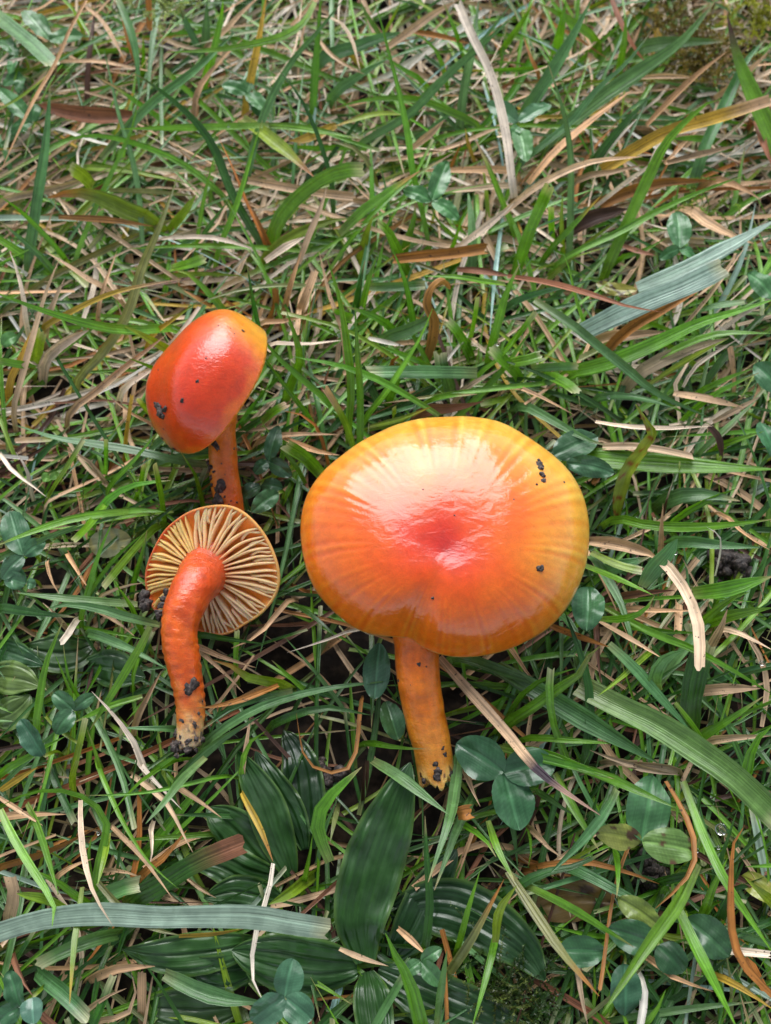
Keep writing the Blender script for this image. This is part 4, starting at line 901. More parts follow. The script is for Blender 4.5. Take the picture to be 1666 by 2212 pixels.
    for j, (px, py, s_, f_, e_) in enumerate([(545, 1560, .62, .4, 1.5), (520, 1590, .4, .4, 1), (585, 1545, .35, .4, 1), (472, 775, .10, .6, 1), (380, 885, .12, .6, 1), (470, 1850, .3, .4, 1.3), (490, 1870, .2, .5, 1), (570, 1880, .3, .4, 1.5), (620, 1690, .14, .5, 1), (600, 1780, .2, .4, 1)]):
        p_, nn = on_stem(px, py); crumb('soil_crumb', p_, nn, s_, stem, 600 + j, f_, e_)
    for j in range(34):                                   # soil clod clinging to the torn base
        px, py = 470 + rj.normal(0, 75), 2000 + rj.normal(0, 55)
        p_, nn = on_stem(px, min(py, 2040)); p_ = p_ + np.array([rj.normal(0, .35), rj.normal(-.3, .4), rj.normal(-.3, .3)])
        crumb('soil_crumb', p_, nn, rj.uniform(.16, .48), stem, 640 + j, .8, rj.uniform(1, 1.5))
    for j, (px, py, s_, e_) in enumerate([(150, 860, .8, 1.2), (165, 930, .75, 1.2), (140, 900, .5, 1)]):
        crumb('soil_crumb', pt('N', px, py, 8.6), n, s_, cap, 690 + j, .8, e_)
    for j, (px, py, s_) in enumerate([(325, 830, .32), (305, 880, .34), (290, 930, .36), (275, 985, .36), (265, 1020, .3)]):
        crumb('soil_crumb', pt('N', px, py, 9.6), n, s_, cap, 700 + j, .6, 1.8)
gilled_waxcap()

# ------------------------------------------------------------------ broad leaves
def leaf(P, width, c, shape='oval', veins=1, groove=.05, fold=.22, cup=0.0, serr=0.0, n=22, across=15, seed=0, roll=0.0, veincol=1.25, twist=0, spots=None, rim=None):
    """a leaf or leaflet from base to tip with its veins pressed in"""
    r = np.random.default_rng(seed)
    Q = spline(P, n); T = norm(np.gradient(Q, axis=0))
    ref = norm(np.array([.05, -.25, 1.0])); side = norm(np.cross(T, ref)); nor = norm(np.cross(side, T))
    t = np.linspace(0, 1, n)
    an = roll + twist * t; ca, sa = np.cos(an)[:, None], np.sin(an)[:, None]; side, nor = side * ca + nor * sa, nor * ca - side * sa
    if shape == 'oval':    w = np.sin(np.pi * np.clip(t, 0, 1) ** .92) ** .58
    elif shape == 'round': w = np.sqrt(np.maximum(0, 1 - (2 * t - 1) ** 2)) * (.82 + .18 * t)
    elif shape == 'lance': w = np.clip(np.sin(np.pi * np.clip(.06 + .94 * t, 0, 1) ** .95), 0, 1) ** .72
    else:                  w = np.ones(n)
    w = np.maximum(w, .02)
    s = np.linspace(-1, 1, across)
    ww = w * width / 2
    edge = 1 + serr * np.sin(t * 62 + 1) * .4
    X = s[None, :] * (ww * edge)[:, None]
    dz = fold * (np.abs(s) - .4)[None, :] * ww[:, None] - cup * (s[None, :] ** 2) * ww[:, None]
    vc = np.zeros((n, across))
    if veins == 1:
        v = np.exp(-(s / .07) ** 2); dz = dz - groove * v[None, :] * width; vc = vc + v[None, :]
        for k in range(2, 12):                            # side veins
            ph = t[:, None] - k / 13.0 - .16 * np.abs(s)[None, :]
            sv = np.exp(-(ph / .012) ** 2) * .35; vc = vc + sv; dz = dz - .012 * sv * width
    else:
        for q in np.linspace(-.72, .72, veins):
            v = np.exp(-((s - q) / .06) ** 2); dz = dz - groove * v[None, :] * width * (w[:, None]); vc = vc + v[None, :] * .8
            dz = dz + groove * .5 * np.exp(-((s - q - .14) / .08) ** 2)[None, :] * width * w[:, None]
    wv = Waves(width * .5, seed=seed + 3); wv2 = Waves(width * .2, seed=seed + 4)
    V = Q[:, None, :] + side[:, None, :] * X[..., None]
    dz = dz + (.06 * wv(V) + .018 * wv2(V)) * width * (.25 + np.abs(s)[None, :])
    V = V + nor[:, None, :] * dz[..., None]
    L_ = np.linalg.norm(np.diff(Q, axis=0), axis=1).sum()
    UV = np.stack([np.repeat((t * L_)[:, None], across, 1) + r.uniform(0, 90), X + r.uniform(0, 50)], -1)
    C = np.array(c)[None, None, :] * (1 + (veincol - 1) * np.clip(vc, 0, 1))[..., None] * (1 + .10 * wv(V))[..., None]
    if spots is not None:
        k = ss(wv(V * 1.3) + .6 * wv2(V), .55, .95)[..., None]; C = C * (1 - k) + np.array(spots) * k
    if rim is not None:
        k = ss(np.abs(s), .82, 1)[None, :, None] * .7; C = C * (1 - k) + np.array(rim) * k
    return V.reshape(-1, 3), grid_faces(n, across), UV.reshape(-1, 2), np.clip(C, .003, .8).reshape(-1, 3)

CLOVER = (.050, .145, .052)
def clover(crop, j, h, tips, label, c=CLOVER, group='clovers in the turf', cols=None, drop=1.2):
    sc_ = CROPS[crop][2]
    h = h + 2.6; J0 = pt(crop, j[0], j[1], h); base = J0.copy(); base[2] = .2; base[1] += 2
    root = empty('clover', base); tag(root, label, 'clover', group)
    V, F, UV, C = blade([base, (base + J0) / 2 + np.array([.5, .4, 1.0]), J0], .55, 'l', 'c', fold=.6, across=5, seed=int(j[0]))
    link('stalk', make_mesh('stalk', V - base, F, UV, C), M['leaf'], root)
    for k, tp in enumerate(tips):
        x, y, w = tp[:3]; hh = h + random.uniform(-.6, .8)
        T_ = pt(crop, x, y, hh); mid = (J0 + T_) / 2 + np.array([0, 0, .5])
        wid = w * sc_ * PXMM * .90
        cc = np.array((cols[k] if cols and cols[k] is not None else c)) * random.uniform(1.0, 1.3) * np.array([1.12, 1.08, .95])
        spots = (.10, .055, .03) if cols and cols[k] is not None and tp[-1] == 's' else None
        V, F, UV, C = leaf([J0, mid, T_], wid, cc, 'oval', 1, groove=.03, fold=random.uniform(.1, .35), serr=.03, n=30, across=15, seed=int(x * 7 + y), roll=random.uniform(-.3, .3), veincol=1.8, spots=spots)
        link('leaflet', make_mesh('leaflet', V - base, F, UV, C), M['leaf'], root)
    return root

clover('A', (310, 250), 6, [(150, 55, 175), (525, 225, 150)], 'clover with paired rounded leaflets under a straw stem', (.06, .15, .06))
clover('A', (112, 352), 5, [(0, 245, 115), (60, 470, 90)], 'small clover below the paired leaflets beside a white straw')
clover('A', (200, 770), 5, [(-10, 560, 140), (235, 655, 120), (70, 850, 100)], 'bluish clover above the big water drop')
clover('A', (150, 480), 4, [(20, 540, 110), (110, 590, 85)], 'low clover with small leaflets beside a yellowing blade')
clover('A', (1560, 590), 6, [(1405, 535, 130), (1620, 430, 120), (1690, 710, 135)], 'clover split by a yellow grass stalk')
clover('B', (1145, 1270), 8, [(1240, 1020, 155), (960, 1200, 125), (1315, 1390, 130)], 'clover with three oval leaflets standing clear of the grass', (.05, .15, .055))
clover('B', (1690, 770), 7, [(1495, 655, 155), (1900, 660, 130)], 'pale clover behind the long bleached straw', (.07, .17, .09))
clover('B', (50, 730), 5, [(10, 585, 115)], 'dark round clover leaflet under a pale blade')
clover('C', (70, 800), 7, [(120, 1025, 160), (30, 870, 90)], 'clover with a broad drooping leaflet under the bleached straw', cols=[(.07, .17, .07), None])
clover('C', (1090, 1570), 6, [(1070, 1340, 190), (960, 1640, 90), (1190, 1650, 90)], 'round clover leaflet beside a green and straw blade', (.05, .15, .06))
clover('D', (15, 600), 5, [(105, 535, 105)], 'tiny round clover leaflet beside a yellow blade', (.07, .18, .06))
clover('D', (320, 1440), 4, [(270, 1445, 70), (390, 1420, 60)], 'small bright seedling under the long bluish blade', (.10, .22, .05))
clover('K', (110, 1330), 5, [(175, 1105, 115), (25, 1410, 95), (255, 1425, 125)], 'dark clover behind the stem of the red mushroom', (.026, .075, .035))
clover('K', (170, 1530), 5, [(5, 1650, 135)], 'pale clover leaflet beside the gilled cap', (.05, .13, .06))
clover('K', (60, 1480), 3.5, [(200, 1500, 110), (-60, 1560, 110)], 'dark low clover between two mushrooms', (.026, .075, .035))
clover('E', (370, 1340), 8, [(675, 1405, 150)], 'bluish clover leaflet tucked behind the orange cap', (.05, .13, .07))
clover('E', (290, 1290), 5, [(570, 1175, 220)], 'dark translucent clover leaflet behind the orange cap', (.03, .085, .04))
clover('E', (1690, 300), 8, [(1525, 140, 170)], 'pale clover leaflet beside the broad blue-green blade', (.06, .16, .07))
clover('E', (1720, 890), 7, [(1565, 715, 180)], 'wet clover leaflet at the end of two green blades', (.05, .14, .07))
clover('E', (1700, 1300), 5, [(1600, 1075, 200)], 'deep green clover leaflet beside a dead brown tip', (.03, .11, .05))
clover('F', (150, 290), 6, [(60, 5, 190), (285, 205, 120), (10, 440, 120)], 'tall bluish clover with a pale midrib', (.045, .12, .065))
clover('F', (165, 470), 5, [(20, 440, 120), (225, 480, 80), (30, 300, 110)], 'bluish clover with small pointed leaflets', (.05, .13, .07))
clover('F', (465, 1270), 5, [(340, 1160, 125), (600, 1170, 95), (350, 1420, 135)], 'small clover with round dark leaflets beside thin blades', (.045, .12, .06))
clover('F', (275, 1560), 7, [(125, 1325, 150)], 'bluish clover leaflet with a folded midrib beside a dead stub', (.04, .11, .07))
clover('G', (510, 490), 9, [(500, 765, 215)], 'single round saw-edged clover leaflet beside the orange cap', (.045, .135, .06))
clover('L', (930, 1045), 6.5, [(615, 850, 280), (1280, 975, 255), (1035, 1430, 285)], 'three-leaved clover under a scorched straw beside the orange stem', (.032, .098, .048))
clover('L', (70, 560), 5.5, [(100, 185, 190)], 'oval clover leaflet beside the top of the orange stem', (.045, .12, .07))
clover('L', (230, 830), 4.5, [(145, 570, 160)], 'dark clover leaflet tucked behind the orange stem', (.035, .10, .04))
clover('I', (215, 1500), 7, [(265, 1250, 175), (0, 1650, 180), (385, 1640, 180)], 'three-leaved clover shining in front of a plantain leaf', (.045, .12, .075))
clover('I', (1075, 1270), 6, [(975, 1345, 90), (1205, 1185, 90), (1205, 1425, 110)], 'small clover growing through the plantain rosette', (.045, .12, .05))
clover('J', (850, 510), 7, [(920, 95, 290), (1195, 575, 215, 's'), (555, 455, 165, 's')], 'clover with one yellowing and one blotched leaflet', (.04, .12, .05), cols=[None, (.09, .17, .05), (.17, .20, .05)])
clover('J', (950, 1170), 5, [(635, 1060, 200), (1110, 1340, 190)], 'clover with two dark leaflets under a broad blade', (.025, .075, .035))
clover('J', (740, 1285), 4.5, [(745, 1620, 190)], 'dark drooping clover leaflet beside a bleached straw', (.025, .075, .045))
clover('J', (1130, 1000), 4.5, [(1405, 1240, 230)], 'dark broad clover leaflet under a leaning green blade', (.03, .085, .04))
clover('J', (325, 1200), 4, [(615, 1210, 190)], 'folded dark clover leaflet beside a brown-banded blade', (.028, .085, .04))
clover('J', (700, 870), 5, [(965, 1050, 150)], 'mottled lime clover leaflet under a blue-green blade', (.12, .17, .04))
clover('H', (205, 1495), 6, [(215, 1665, 135)], 'round dewy clover leaflet with a frosted look', (.06, .14, .11))
clover('H', (130, 1560), 5, [(-10, 1650, 130), (60, 1330, 140)], 'dark clover beside a reddish dead stalk', (.03, .09, .045))

# plantain rosettes: each leaf is a part
PL = (.024, .078, .016)
def plantain(label, center, leaves):
    base = pt(*center, .5); root = empty('plantain', base); tag(root, label, 'plantain', 'plantains in the turf')
    for k, (crop, w, h0, h1, xy, c, ve) in enumerate(leaves):
        m_ = len(xy) // 2; hs = np.linspace(h0, h1, m_); hs[1:-1] += .9
        P = [pt(crop, xy[2 * j], xy[2 * j + 1], hs[j]) for j in range(m_)]
        V, F, UV, C = leaf(P, w * CROPS[crop][2] * PXMM, c, 'lance', ve, groove=.042 if ve > 3 else .04, fold=.16, cup=.05, n=40, across=31, seed=900 + k + int(xy[0]), veincol=1.08, rim=(.09, .17, .03))
        link('leaf', make_mesh('leaf', V - base, F, UV, C), M['leaf'], root)
    return root
plantain('dark green plantain rosette with broad ribbed leaves', ('I', 720, 1290), [
    ('I', 350, 3, 9, [725, 1270, 690, 1000, 780, 640, 900, 300, 1010, 10], PL, 4),
    ('I', 340, 2.5, 5, [670, 1300, 450, 1310, 200, 1270, 10, 1230, -120, 1200], PL, 4),
    ('I', 215, 2, 5, [735, 1330, 755, 1450, 790, 1700, 800, 1950], PL, 4),
    ('I', 300, 2, 4, [800, 1330, 1100, 1480, 1400, 1600, 1800, 1760], (.020, .062, .016), 4),
    ('I', 340, 2, 5, [880, 980, 1150, 920, 1400, 980, 1700, 1180, 1860, 1390], (.018, .058, .016), 4),
    ('I', 250, 1.5, 3, [900, 1250, 1000, 1100, 1150, 800, 1300, 560], (.016, .052, .015), 3)])
plantain('second plantain with narrow upright leaves behind the pale blade', ('I', 300, 730), [
    ('I', 230, 2, 6, [255, 720, 160, 480, 80, 250, -80, -60], PL, 4),
    ('I', 210, 2, 5, [330, 560, 250, 360, 130, 150, 30, -60], (.020, .064, .016), 4),
    ('I', 300, 1.5, 4, [200, 760, 30, 600, -120, 420, -280, 300], (.030, .090, .020), 3),
    ('I', 240, 1.5, 4, [180, 760, -20, 720, -200, 640, -420, 620], PL, 4),
    ('I', 260, 1.5, 3, [360, 560, 340, 300, 300, 0, 200, -200], (.014, .045, .012), 4),
    ('I', 200, 2, 4, [200, 900, 60, 860, -100, 830, -300, 870], PL, 3)])
plantain('ribbed pointed plantain leaf below the long pale blade', ('H', 1560, 1165), [
    ('H', 230, 3, 6, [1600, 1150, 1400, 1200, 1150, 1230, 950, 1230, 785, 1195], (.036, .105, .024), 3),
    ('H', 200, 2, 4, [1620, 1300, 1450, 1340, 1300, 1330, 1150, 1270], (.024, .075, .018), 3),
    ('H', 260, 1.5, 3, [1500, 1560, 1300, 1580, 1080, 1570, 900, 1560], (.034, .080, .022), 3)])
plantain('crinkled dark plantain leaves beside the red curved stem', ('F', 570, 900), [
    ('F', 250, 2, 4, [570, 860, 450, 900, 300, 900, 160, 870], (.034, .080, .022), 3),
    ('F', 230, 2, 4, [560, 990, 680, 1000, 800, 1030, 920, 1060], (.036, .098, .026), 3),
    ('F', 160, 2, 5, [-60, 870, 60, 900, 170, 940, 275, 985], (.035, .10, .035), 3),
    ('F', 210, 2, 5, [-60, 1050, 60, 1060, 160, 1080, 250, 1120], (.13, .20, .055), 3),
    ('F', 200, 2, 4, [-40, 1330, 60, 1290, 140, 1230, 190, 1170], (.11, .18, .05), 3)])
def single_leaf(crop, w, h0, h1, xy, c, label, shape='oval', spots=None, name='fallen_leaf', cat='leaf'):
    P = [pt(crop, xy[2 * j], xy[2 * j + 1], h) for j, h in enumerate(np.linspace(h0, h1, len(xy) // 2))]
    V, F, UV, C = leaf(P, w * CROPS[crop][2] * PXMM, c, shape, 1, groove=.02, fold=.12, serr=.02, n=26, across=17, seed=int(w + xy[0]), spots=spots)
    tag(link(name, make_mesh(name, V - P[0], F, UV, C), M['leaf'], loc=P[0]), label, cat)
single_leaf('F', 190, 3, 4.5, [560, 230, 680, 210, 830, 180], (.26, .27, .15), 'pale decayed leaf under thin blades beside the gilled mushroom', spots=(.33, .30, .12))
single_leaf('E', 95, 4, 5, [560, 200, 680, 240, 820, 245], (.30, .28, .05), 'small yellow leaf with dark dots under the blue-green blade', spots=(.09, .06, .02))
single_leaf('J', 230, 2, 3.5, [160, 950, 330, 900, 480, 880, 690, 900], (.16, .10, .03), 'rotting yellow-brown leaf under a green blade', spots=(.06, .03, .015))
single_leaf('J', 130, 3, 5, [1480, 730, 1580, 790, 1700, 900], (.27, .30, .05), 'pale lime leaf with yellow blotches beside a brown stalk', spots=(.33, .28, .06))
single_leaf('B', 110, 2, 4, [940, 1550, 1000, 1530, 1070, 1510], (.09, .20, .03), 'small oval green leaf beside a cut blade')
# spotted leaf, curled brown leaf
P = [pt('E', x, y, h) for x, y, h in [(690, 1690, 3), (705, 1560, 6), (760, 1400, 9), (860, 1260, 12), (920, 1160, 14), (880, 1070, 15.5), (810, 970, 17)]]
V, F, UV, C = leaf(P, 95 * .3417 * PXMM, (.22, .29, .03), 'lance', 1, groove=.04, fold=.5, n=34, across=11, seed=77, twist=1.4, spots=(.22, .06, .012))
tag(link('spotted_leaf', make_mesh('spotted_leaf', V - P[0], F, UV, C), M['leaf'], loc=P[0]), 'twisted yellow-green leaf with rust and black spots beside the orange cap', 'leaf')
P = [pt('K', x, y, h) for x, y, h in [(1110, 690, 3), (1150, 560, 6), (1160, 440, 9), (1125, 330, 12), (1150, 240, 14), (1210, 200, 14.5), (1258, 245, 13)]]
V, F, UV, C = blade(P, 85 * .3417 * PXMM, 'o', 'r', fold=.8, n=34, across=9, seed=78, twist=1.2, wave=.1)
tag(link('curled_dead_leaf', make_mesh('curled_dead_leaf', V - P[0], F, UV, C * np.array([1.15, 1.45, 1.9])), M['straw'], loc=P[0]), 'curled tan dead leaf hooked over above the grass', 'dead leaf')

# ------------------------------------------------------------------ filling turf
def seg_d(u, a, b):
    a, b = np.array(a, float), np.array(b, float); d = b - a
    t = np.clip(((u - a) @ d) / (d @ d + 1e-9), 0, 1); return np.linalg.norm(u - a - t[:, None] * d, axis=1)
KEEP = [((890, 1150), (1030, 1150), 268), ((895, 1380), (940, 1700), 62), ((395, 880), (510, 760), 105), ((480, 930), (497, 1090), 48), ((460, 1230), (462, 1230), 152), ((395, 1300), (408, 1600), 58)]
SOFT = [((800, 1990), (885, 1690), 75), ((1040, 1680), (1140, 1760), 70), ((950, 385), (960, 440), 60), ((610, 2060), (610, 2150), 50), ((80, 990), (240, 1000), 0), ((1250, 1300), (1270, 1330), 55), ((1370, 1740), (1450, 1830), 80), ((500, 1870), (640, 1700), 45), ((1421, 40), (1575, 160), 48), ((1610, 30), (1650, 80), 30), ((1525, 425), (1530, 435), 25)]
BARE = [((60, 840), (230, 860), 62), ((130, 1270), (140, 1300), 40), ((690, 1600), (700, 1640), 45)]
def ok_spot(Q):
    uv, _ = project(Q)
    for a, b, r in KEEP:
        dd = seg_d(uv, a, b)
        if ((dd < r) & (Q[:, 2] > 2.5)).any(): return False
    for a, b, r in SOFT:
        if ((seg_d(uv, a, b) < r) & (Q[:, 2] > 4.2)).any(): return False
    return True

rf = np.random.default_rng(2024)
dens = Waves(16, dim=2, seed=301); dens2 = Waves(30, dim=2, seed=302)
X0, X1, Y0, Y1 = -100, 100, -90, 135
def far_frac(y): return float(np.clip((y + 5) / 60, 0, 1))       # 0 near the rosette, 1 in the strawy turf behind
straws, greens = [], []
while len(straws) < 3500:
    x, y = rf.uniform(X0, X1), rf.uniform(Y0, Y1)
    f = far_frac(y)
    if rf.random() > (.30 + .70 * f) * (.75 + .35 * dens((x, y))): continue
    z = rf.uniform(-.6, 1) * 3.6 + .3; L_ = rf.gamma(4, 5.2) + 7
    a = rf.uniform(0, 2 * np.pi) if rf.random() < .5 else rf.normal(.5, .55) + (np.pi if rf.random() < .5 else 0)
    d = np.array([math.cos(a), math.sin(a), rf.normal(.02, .13)]); side = np.array([-d[1], d[0], 0])
    k = rf.normal(0, .16)
    P = np.array([[x, y, z]]) + np.array([d * L_ * (s - .5) + side * L_ * k * (4 * (s - .5) ** 2 - .5) + np.array([0, 0, 1]) * rf.normal(0, .3) for s in (0, .33, .66, 1)])
    P[:, 2] = np.maximum(P[:, 2], -2.5)
    if not ok_spot(P): continue
    c = rf.choice(list('sswwsroynsq'), p=[.17, .13, .25, .20, .07, .03, .03, .03, .02, .05, .02])
    if f < .35: c = rf.choice(list('ssrons'), p=[.3, .2, .15, .12, .13, .1])  # near straw kept browner, partly to paint in the shade on that side
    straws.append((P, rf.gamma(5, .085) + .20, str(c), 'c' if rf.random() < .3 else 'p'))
while len(greens) < 5000:
    x, y = rf.uniform(X0, X1), rf.uniform(Y0, Y1)
    f = far_frac(y)
    if rf.random() > .72 + .35 * dens2((x, y)) - .15 * f: continue
    L_ = rf.gamma(5, 2.9 + 2.2 * f) + 7
    a = rf.uniform(0, 2 * np.pi) if rf.random() < .55 else rf.normal(.9, .6) + (np.pi if rf.random() < .35 else 0)
    el = rf.uniform(.10, .75) if rf.random() < .75 else rf.uniform(.6, 1.2)
    hz = np.array([math.cos(a), math.sin(a), 0]); droop = rf.uniform(.1, .7) * (1 if el < 1 else .4); side = np.array([-hz[1], hz[0], 0]) * rf.normal(0, .12)
    P = np.array([np.array([x, y, -.3]) + hz * L_ * s * math.cos(el) + side * L_ * s * s + np.array([0, 0, 1]) * L_ * (s * math.sin(el) - droop * .5 * s * s) for s in (0, .3, .65, 1)])
    P[:, 2] = np.where(np.arange(4) == 0, P[:, 2], np.maximum(P[:, 2], .8 + 1.6 * rf.random()))
    if P[:, 2].max() > 5.5 + 1.5 * f: continue
    if rf.random() < .12:                                  # mown clippings lying loose
        P = P + np.array([0, 0, 2.5])
    uvp, _ = project(P)
    if any((seg_d(uvp, a_, b_) < r_).any() for a_, b_, r_ in BARE) and rf.random() < .85: continue
    if not ok_spot(P): continue
    c = rf.choice(['g', 'b', 'd', 'l', 'q', 'gs', 'gy', 'B'], p=[.46, .22, .08 , .11, .03, .05, .03, .02]) if f > .4 else rf.choice(['g', 'b', 'd', 'l', 'q', 'gs', 'B'], p=[.24, .22, .40, .05, .03, .04, .02])  # near mix leans dark green: partly own colour, partly painted shade
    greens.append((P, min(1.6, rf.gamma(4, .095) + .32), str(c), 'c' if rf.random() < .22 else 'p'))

for _ in range(6200):                                      # the turf goes on around the frame
    x, y = rf.uniform(-150, 150), rf.uniform(-130, 210)
    if X0 < x < X1 and Y0 < y < Y1: continue
    a = rf.uniform(0, 2 * np.pi); hz = np.array([math.cos(a), math.sin(a), 0])
    if rf.random() < .42:
        L_ = rf.gamma(4, 5.2) + 7; z = rf.uniform(-2, 3.4)
        P = np.array([np.array([x, y, z + rf.normal(0, .3)]) + hz * L_ * (q - .5) for q in (0, .33, .66, 1)])
        straws.append((P, rf.gamma(5, .11) + .25, str(rf.choice(list('ssswwoq'))), 'p'))
    else:
        L_ = rf.gamma(5, 4.0) + 7; el = rf.uniform(.1, .8)
        P = np.array([np.array([x, y, -3 + 3 * min(1, q * 3)]) + hz * L_ * q * math.cos(el) + np.array([0, 0, L_ * (q * math.sin(el) - .3 * q * q)]) for q in (0, .3, .65, 1)])
        greens.append((P, min(1.8, rf.gamma(4, .13) + .4), str(rf.choice(['g', 'g', 'b', 'd', 'l'])), 'p'))

def frame_share(P):
    uv, _ = project(P); return ((uv[:, 0] > 0) & (uv[:, 0] < 1666) & (uv[:, 1] > 0) & (uv[:, 1] < 2212)).mean()
def prominence(b):
    P, w, c, tip = b; return w * np.linalg.norm(P[-1] - P[0]) * (P[:, 2].mean() + .5) * frame_share(P)
n_dead = sum(1 for o in bpy.data.objects if o.name.startswith('dead_grass_blade')); n_green = sum(1 for o in bpy.data.objects if o.name.startswith('grass_blade'))
def fill(items, count, matname, stuffname, stufflabel, cat):
    items.sort(key=prominence, reverse=True)
    for i, (P, w, c, tip) in enumerate(items[:count]):
        add_blade(P, w, c, tip, 5000 + i, fold=.4, roll=random.uniform(-.4, .4), twist=random.uniform(-.6, .6), across=5)
    Vs, Fs, Us, Cs, off = [], [], [], [], 0
    for i, (P, w, c, tip) in enumerate(items[count:]):
        V, F, UV, C = blade(P, w, c, tip, seed=9000 + i, fold=.45, roll=rf.uniform(-.6, .6), twist=rf.uniform(-.6, .6), n=8, across=3)
        Vs.append(V); Fs.append(F + off); Us.append(UV); Cs.append(C); off += len(V)
    o = link(stuffname, make_mesh(stuffname, np.vstack(Vs), np.vstack(Fs), np.vstack(Us), np.vstack(Cs)), M[matname])
    tag(o, stufflabel, cat, kind='stuff')
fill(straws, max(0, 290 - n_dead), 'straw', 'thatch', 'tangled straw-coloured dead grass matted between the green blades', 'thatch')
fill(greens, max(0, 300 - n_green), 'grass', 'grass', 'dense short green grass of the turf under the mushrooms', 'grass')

# ------------------------------------------------------------------ moss, soil clumps, water drops
def moss(crop, spots, c, label, leafl=.8, per=40, h0=2.0, L_=6.0, spread=.6):
    h0 = h0 + 2.2
    Vs, Fs, Cs = [], [], []
    r = np.random.default_rng(int(spots[0][0]))
    for (x, y, n_) in spots:
        for _ in range(n_):
            b = pt(crop, x, y, h0) + np.array([r.normal(0, 2.2), r.normal(0, 2.2), r.normal(0, .5)])
            a = r.uniform(0, 6.28); d = norm(np.array([math.cos(a), math.sin(a), r.uniform(.0, 1.0) * spread]))
            Q = spline([b, b + d * L_ * .5 + np.array([0, 0, .6]), b + d * L_ + r.normal(0, .6, 3)], per)
            cc = np.array(c) * r.uniform(.6, 1.5)
            for i, q in enumerate(Q):
                e = norm(r.normal(size=3) + d * .9 + np.array([0, 0, .3])); s_ = norm(np.cross(e, r.normal(size=3))) * leafl * .17
                k = len(Vs); Vs += [q - s_, q + s_, q + e * leafl * (1 - .5 * i / per)]; Fs.append((k, k + 1, k + 2)); Cs += [cc, cc, cc * 1.2]
    V = np.array(Vs); o0 = V.mean(0); o0[2] = 0
    me = make_mesh('moss', V - o0, np.array(Fs), np.c_[V[:, 0], V[:, 1]], np.array(Cs), smooth=False)
    o = link('moss', me, M['grass'], loc=o0); tag(o, label, 'moss', kind='stuff')
moss('C', [(950, 130, 16), (1060, 200, 16), (1180, 340, 16), (1280, 420, 16), (1130, 420, 10), (1380, 380, 10)], (.17, .13, .035), 'brown feathery moss between grass blades', 1.0, 46)
moss('C', [(1530, 130, 18), (1640, 200, 12), (1560, 20, 10)], (.26, .27, .03), 'yellow-green feathery moss beside a bright broad blade', 1.0, 46)
moss('C', [(1270, 1270, 14)], (.17, .28, .04), 'bright spiky moss tuft between dead straws', .8, 40, 4, 4)
moss('A', [(1050, 65, 22)], (.32, .38, .16), 'pale spiky moss tuft above dark soil', .9, 36, 9, 2.8, 1.4)
moss('J', [(60, 1450, 22), (130, 1560, 22), (40, 1300, 14)], (.035, .065, .014), 'dark moss beside a plantain leaf tip', .7, 40, 1.5, 5)
moss('I', [(1620, 1490, 12), (1580, 1560, 10)], (.10, .13, .03), 'olive moss sprig under the plantain leaf', .7, 40, 2, 4)
moss('F', [(880, 120, 10), (560, 160, 8)], (.10, .14, .03), 'low green moss behind the gilled mushroom', .7, 36, 1.5, 5)

def soil_clump(crop, x, y, h, size, label, seed):
    r = np.random.default_rng(seed); o0 = pt(crop, x, y, h); Vs, Fs, off = [], [], 0
    for k in range(26):
        nu, nv = 7, 9; T_, PH = np.meshgrid(np.linspace(.05, 3.09, nu), np.linspace(0, 2 * np.pi, nv, endpoint=False), indexing='ij')
        D = np.stack([np.sin(T_) * np.cos(PH), np.sin(T_) * np.sin(PH), np.cos(T_)], -1)
        V = D * (1 + .35 * Waves(.7, seed=seed + k)(D))[..., None] * size * r.uniform(.18, .42) * np.array([1, 1, .8]) + r.normal(0, 1, 3) * size * np.array([.5, .5, .22])
        Vs.append(V.reshape(-1, 3)); Fs.append(grid_faces(nu, nv, True) + off); off += nu * nv
    tag(link('soil_clump', make_mesh('soil_clump', np.vstack(Vs), np.vstack(Fs), smooth=False), M['crumb'], loc=o0), label, 'soil')
soil_clump('I', 430, 130, 2.0, 2.6, 'dark crumbly soil clump inside a looped brown straw', 1)
soil_clump('G', 1390, 340, 3.0, 3.0, 'dark crumbly soil clump beside a white tendril', 2)
soil_clump('A', 1060, 310, 2.5, 3.2, 'purplish dark soil clump under the pale moss tuft', 3)
soil_clump('J', 880, 700, 1.5, 2.6, 'wet black soil clump under the blotched clover', 4)

def drop(p, r_, label=None, big=False):
    nu, nv = 12, 18; T_, PH = np.meshgrid(np.linspace(.01, np.pi - .01, nu), np.linspace(0, 2 * np.pi, nv, endpoint=False), indexing='ij')
    D = np.stack([np.sin(T_) * np.cos(PH), np.sin(T_) * np.sin(PH), .82 * np.cos(T_)], -1) * r_
    o = link('water_drop', make_mesh('water_drop', D.reshape(-1, 3), grid_faces(nu, nv, True)[:, ::-1]), M['water'], loc=p)
    tag(o, label or 'tiny clear water droplet clinging to a wet leaf', 'water drop', None if label else 'dew droplets on leaves')
drop(pt('A', 165, 880, 4.5), 1.75, 'big round water drop hanging on a straw stem')
drop(pt('D', 487, 1270, 7.4), .55, 'water drop at the bend of a brown straw')
drop(pt('J', 1350, 435, 5.5), .75, 'water drop on a blade beside dark soil')
drop(pt('G', 815, 70, 5.6), .6, 'water drop on a thick green stem beside the orange cap')
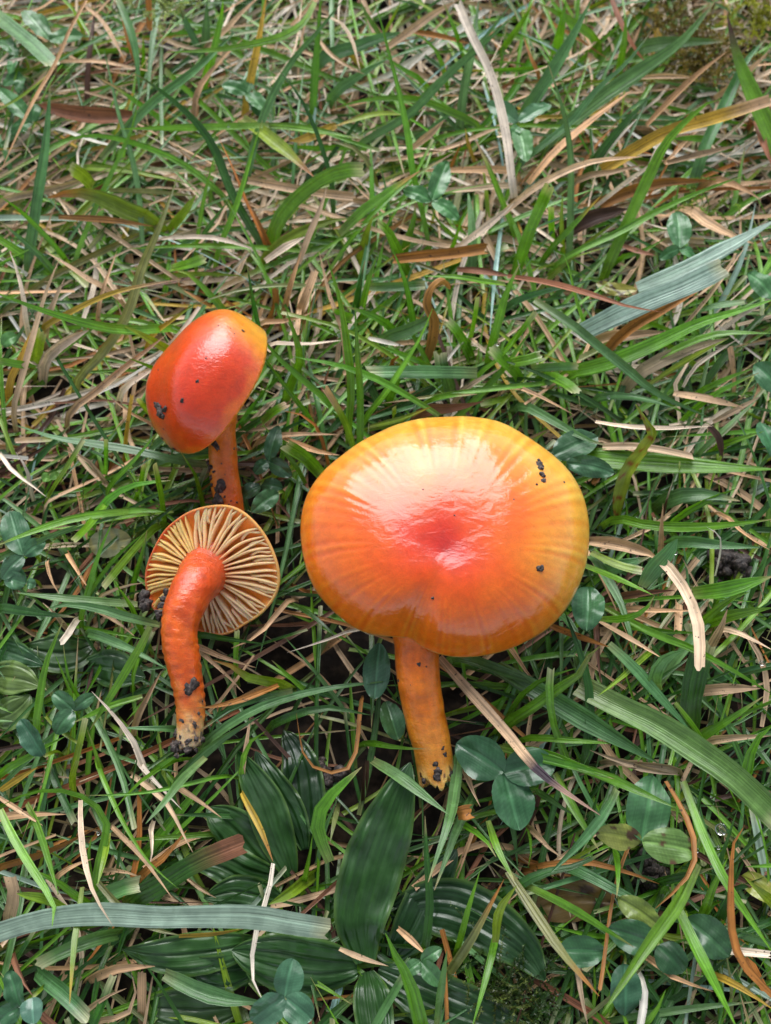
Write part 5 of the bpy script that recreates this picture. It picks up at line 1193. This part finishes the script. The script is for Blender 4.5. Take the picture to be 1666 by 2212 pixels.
for crop, x, y, h in [('A', 187, 85, 7.2), ('A', 240, 105, 7.2), ('A', 1230, 800, 12.6), ('A', 1445, 795, 12), ('A', 865, 840, 9), ('B', 1270, 1360, 9.2), ('B', 1185, 615, 9), ('B', 180, 795, 7), ('C', 1530, 400, 9.5), ('C', 1520, 460, 9), ('C', 1300, 830, 7.5),
        ('C', 1405, 685, 8.5), ('C', 440, 160, 11), ('C', 455, 130, 11), ('C', 125, 890, 8), ('E', 640, 925, 6.5), ('E', 1130, 565, 8), ('G', 1060, 270, 11.5), ('G', 515, 660, 10), ('G', 720, 610, 6.5), ('G', 1610, 970, 6), ('G', 880, 1045, 6), ('G', 200, 1100, 6),
        ('H', 410, 940, 9.5), ('H', 930, 945, 10), ('H', 620, 460, 6), ('I', 1020, 1300, 7), ('I', 445, 300, 8), ('J', 1335, 550, 5), ('J', 1200, 570, 8), ('K', 590, 475, 13), ('K', 1560, 585, 6), ('F', 225, 1525, 8), ('L', 770, 940, 7.6), ('L', 860, 970, 7.6), ('L', 915, 885, 6.4)]:
    drop(pt(crop, x, y, h), random.uniform(.22, .38))

# ------------------------------------------------------------------ labels that single things out
def relabel():
    by = {}
    for o in col.objects:
        if o.get('label') and o.name.split('.')[0] in ('grass_blade', 'dead_grass_blade'): by.setdefault(o['label'], []).append(o)
    for lab, obs in by.items():
        if len(obs) < 2: continue
        for o in obs:
            n = len(o.data.vertices); a = np.empty(n * 3, np.float32); o.data.vertices.foreach_get('co', a)
            a = a.reshape(-1, 3) / S + np.array(o.location) / S
            p, tip = a.mean(0), a[-3]
            d = np.array([np.linalg.norm(q[:2] - p[:2]) for q, _ in LM]); i = int(np.argmin(d))
            sc_ = [((q[:2] - p[:2]) @ (tip - p)[:2] / (np.linalg.norm(q[:2] - p[:2]) + 1e-6) / (np.linalg.norm((tip - p)[:2]) + 1e-6) - .004 * d[j] if j != i else -9) for j, (q, _) in enumerate(LM)]
            new = lab + ', tip towards ' + LM[int(np.argmax(sc_))][1]
            if len(new.split()) <= 16: o['label'] = new
            else:
                new = ' '.join(lab.split(' beside ')[0].split(' near ')[0].split()[:8]) + ' between ' + LM[i][1] + ' and ' + LM[int(np.argmax(sc_))][1]
                if len(new.split()) <= 16: o['label'] = new
relabel()
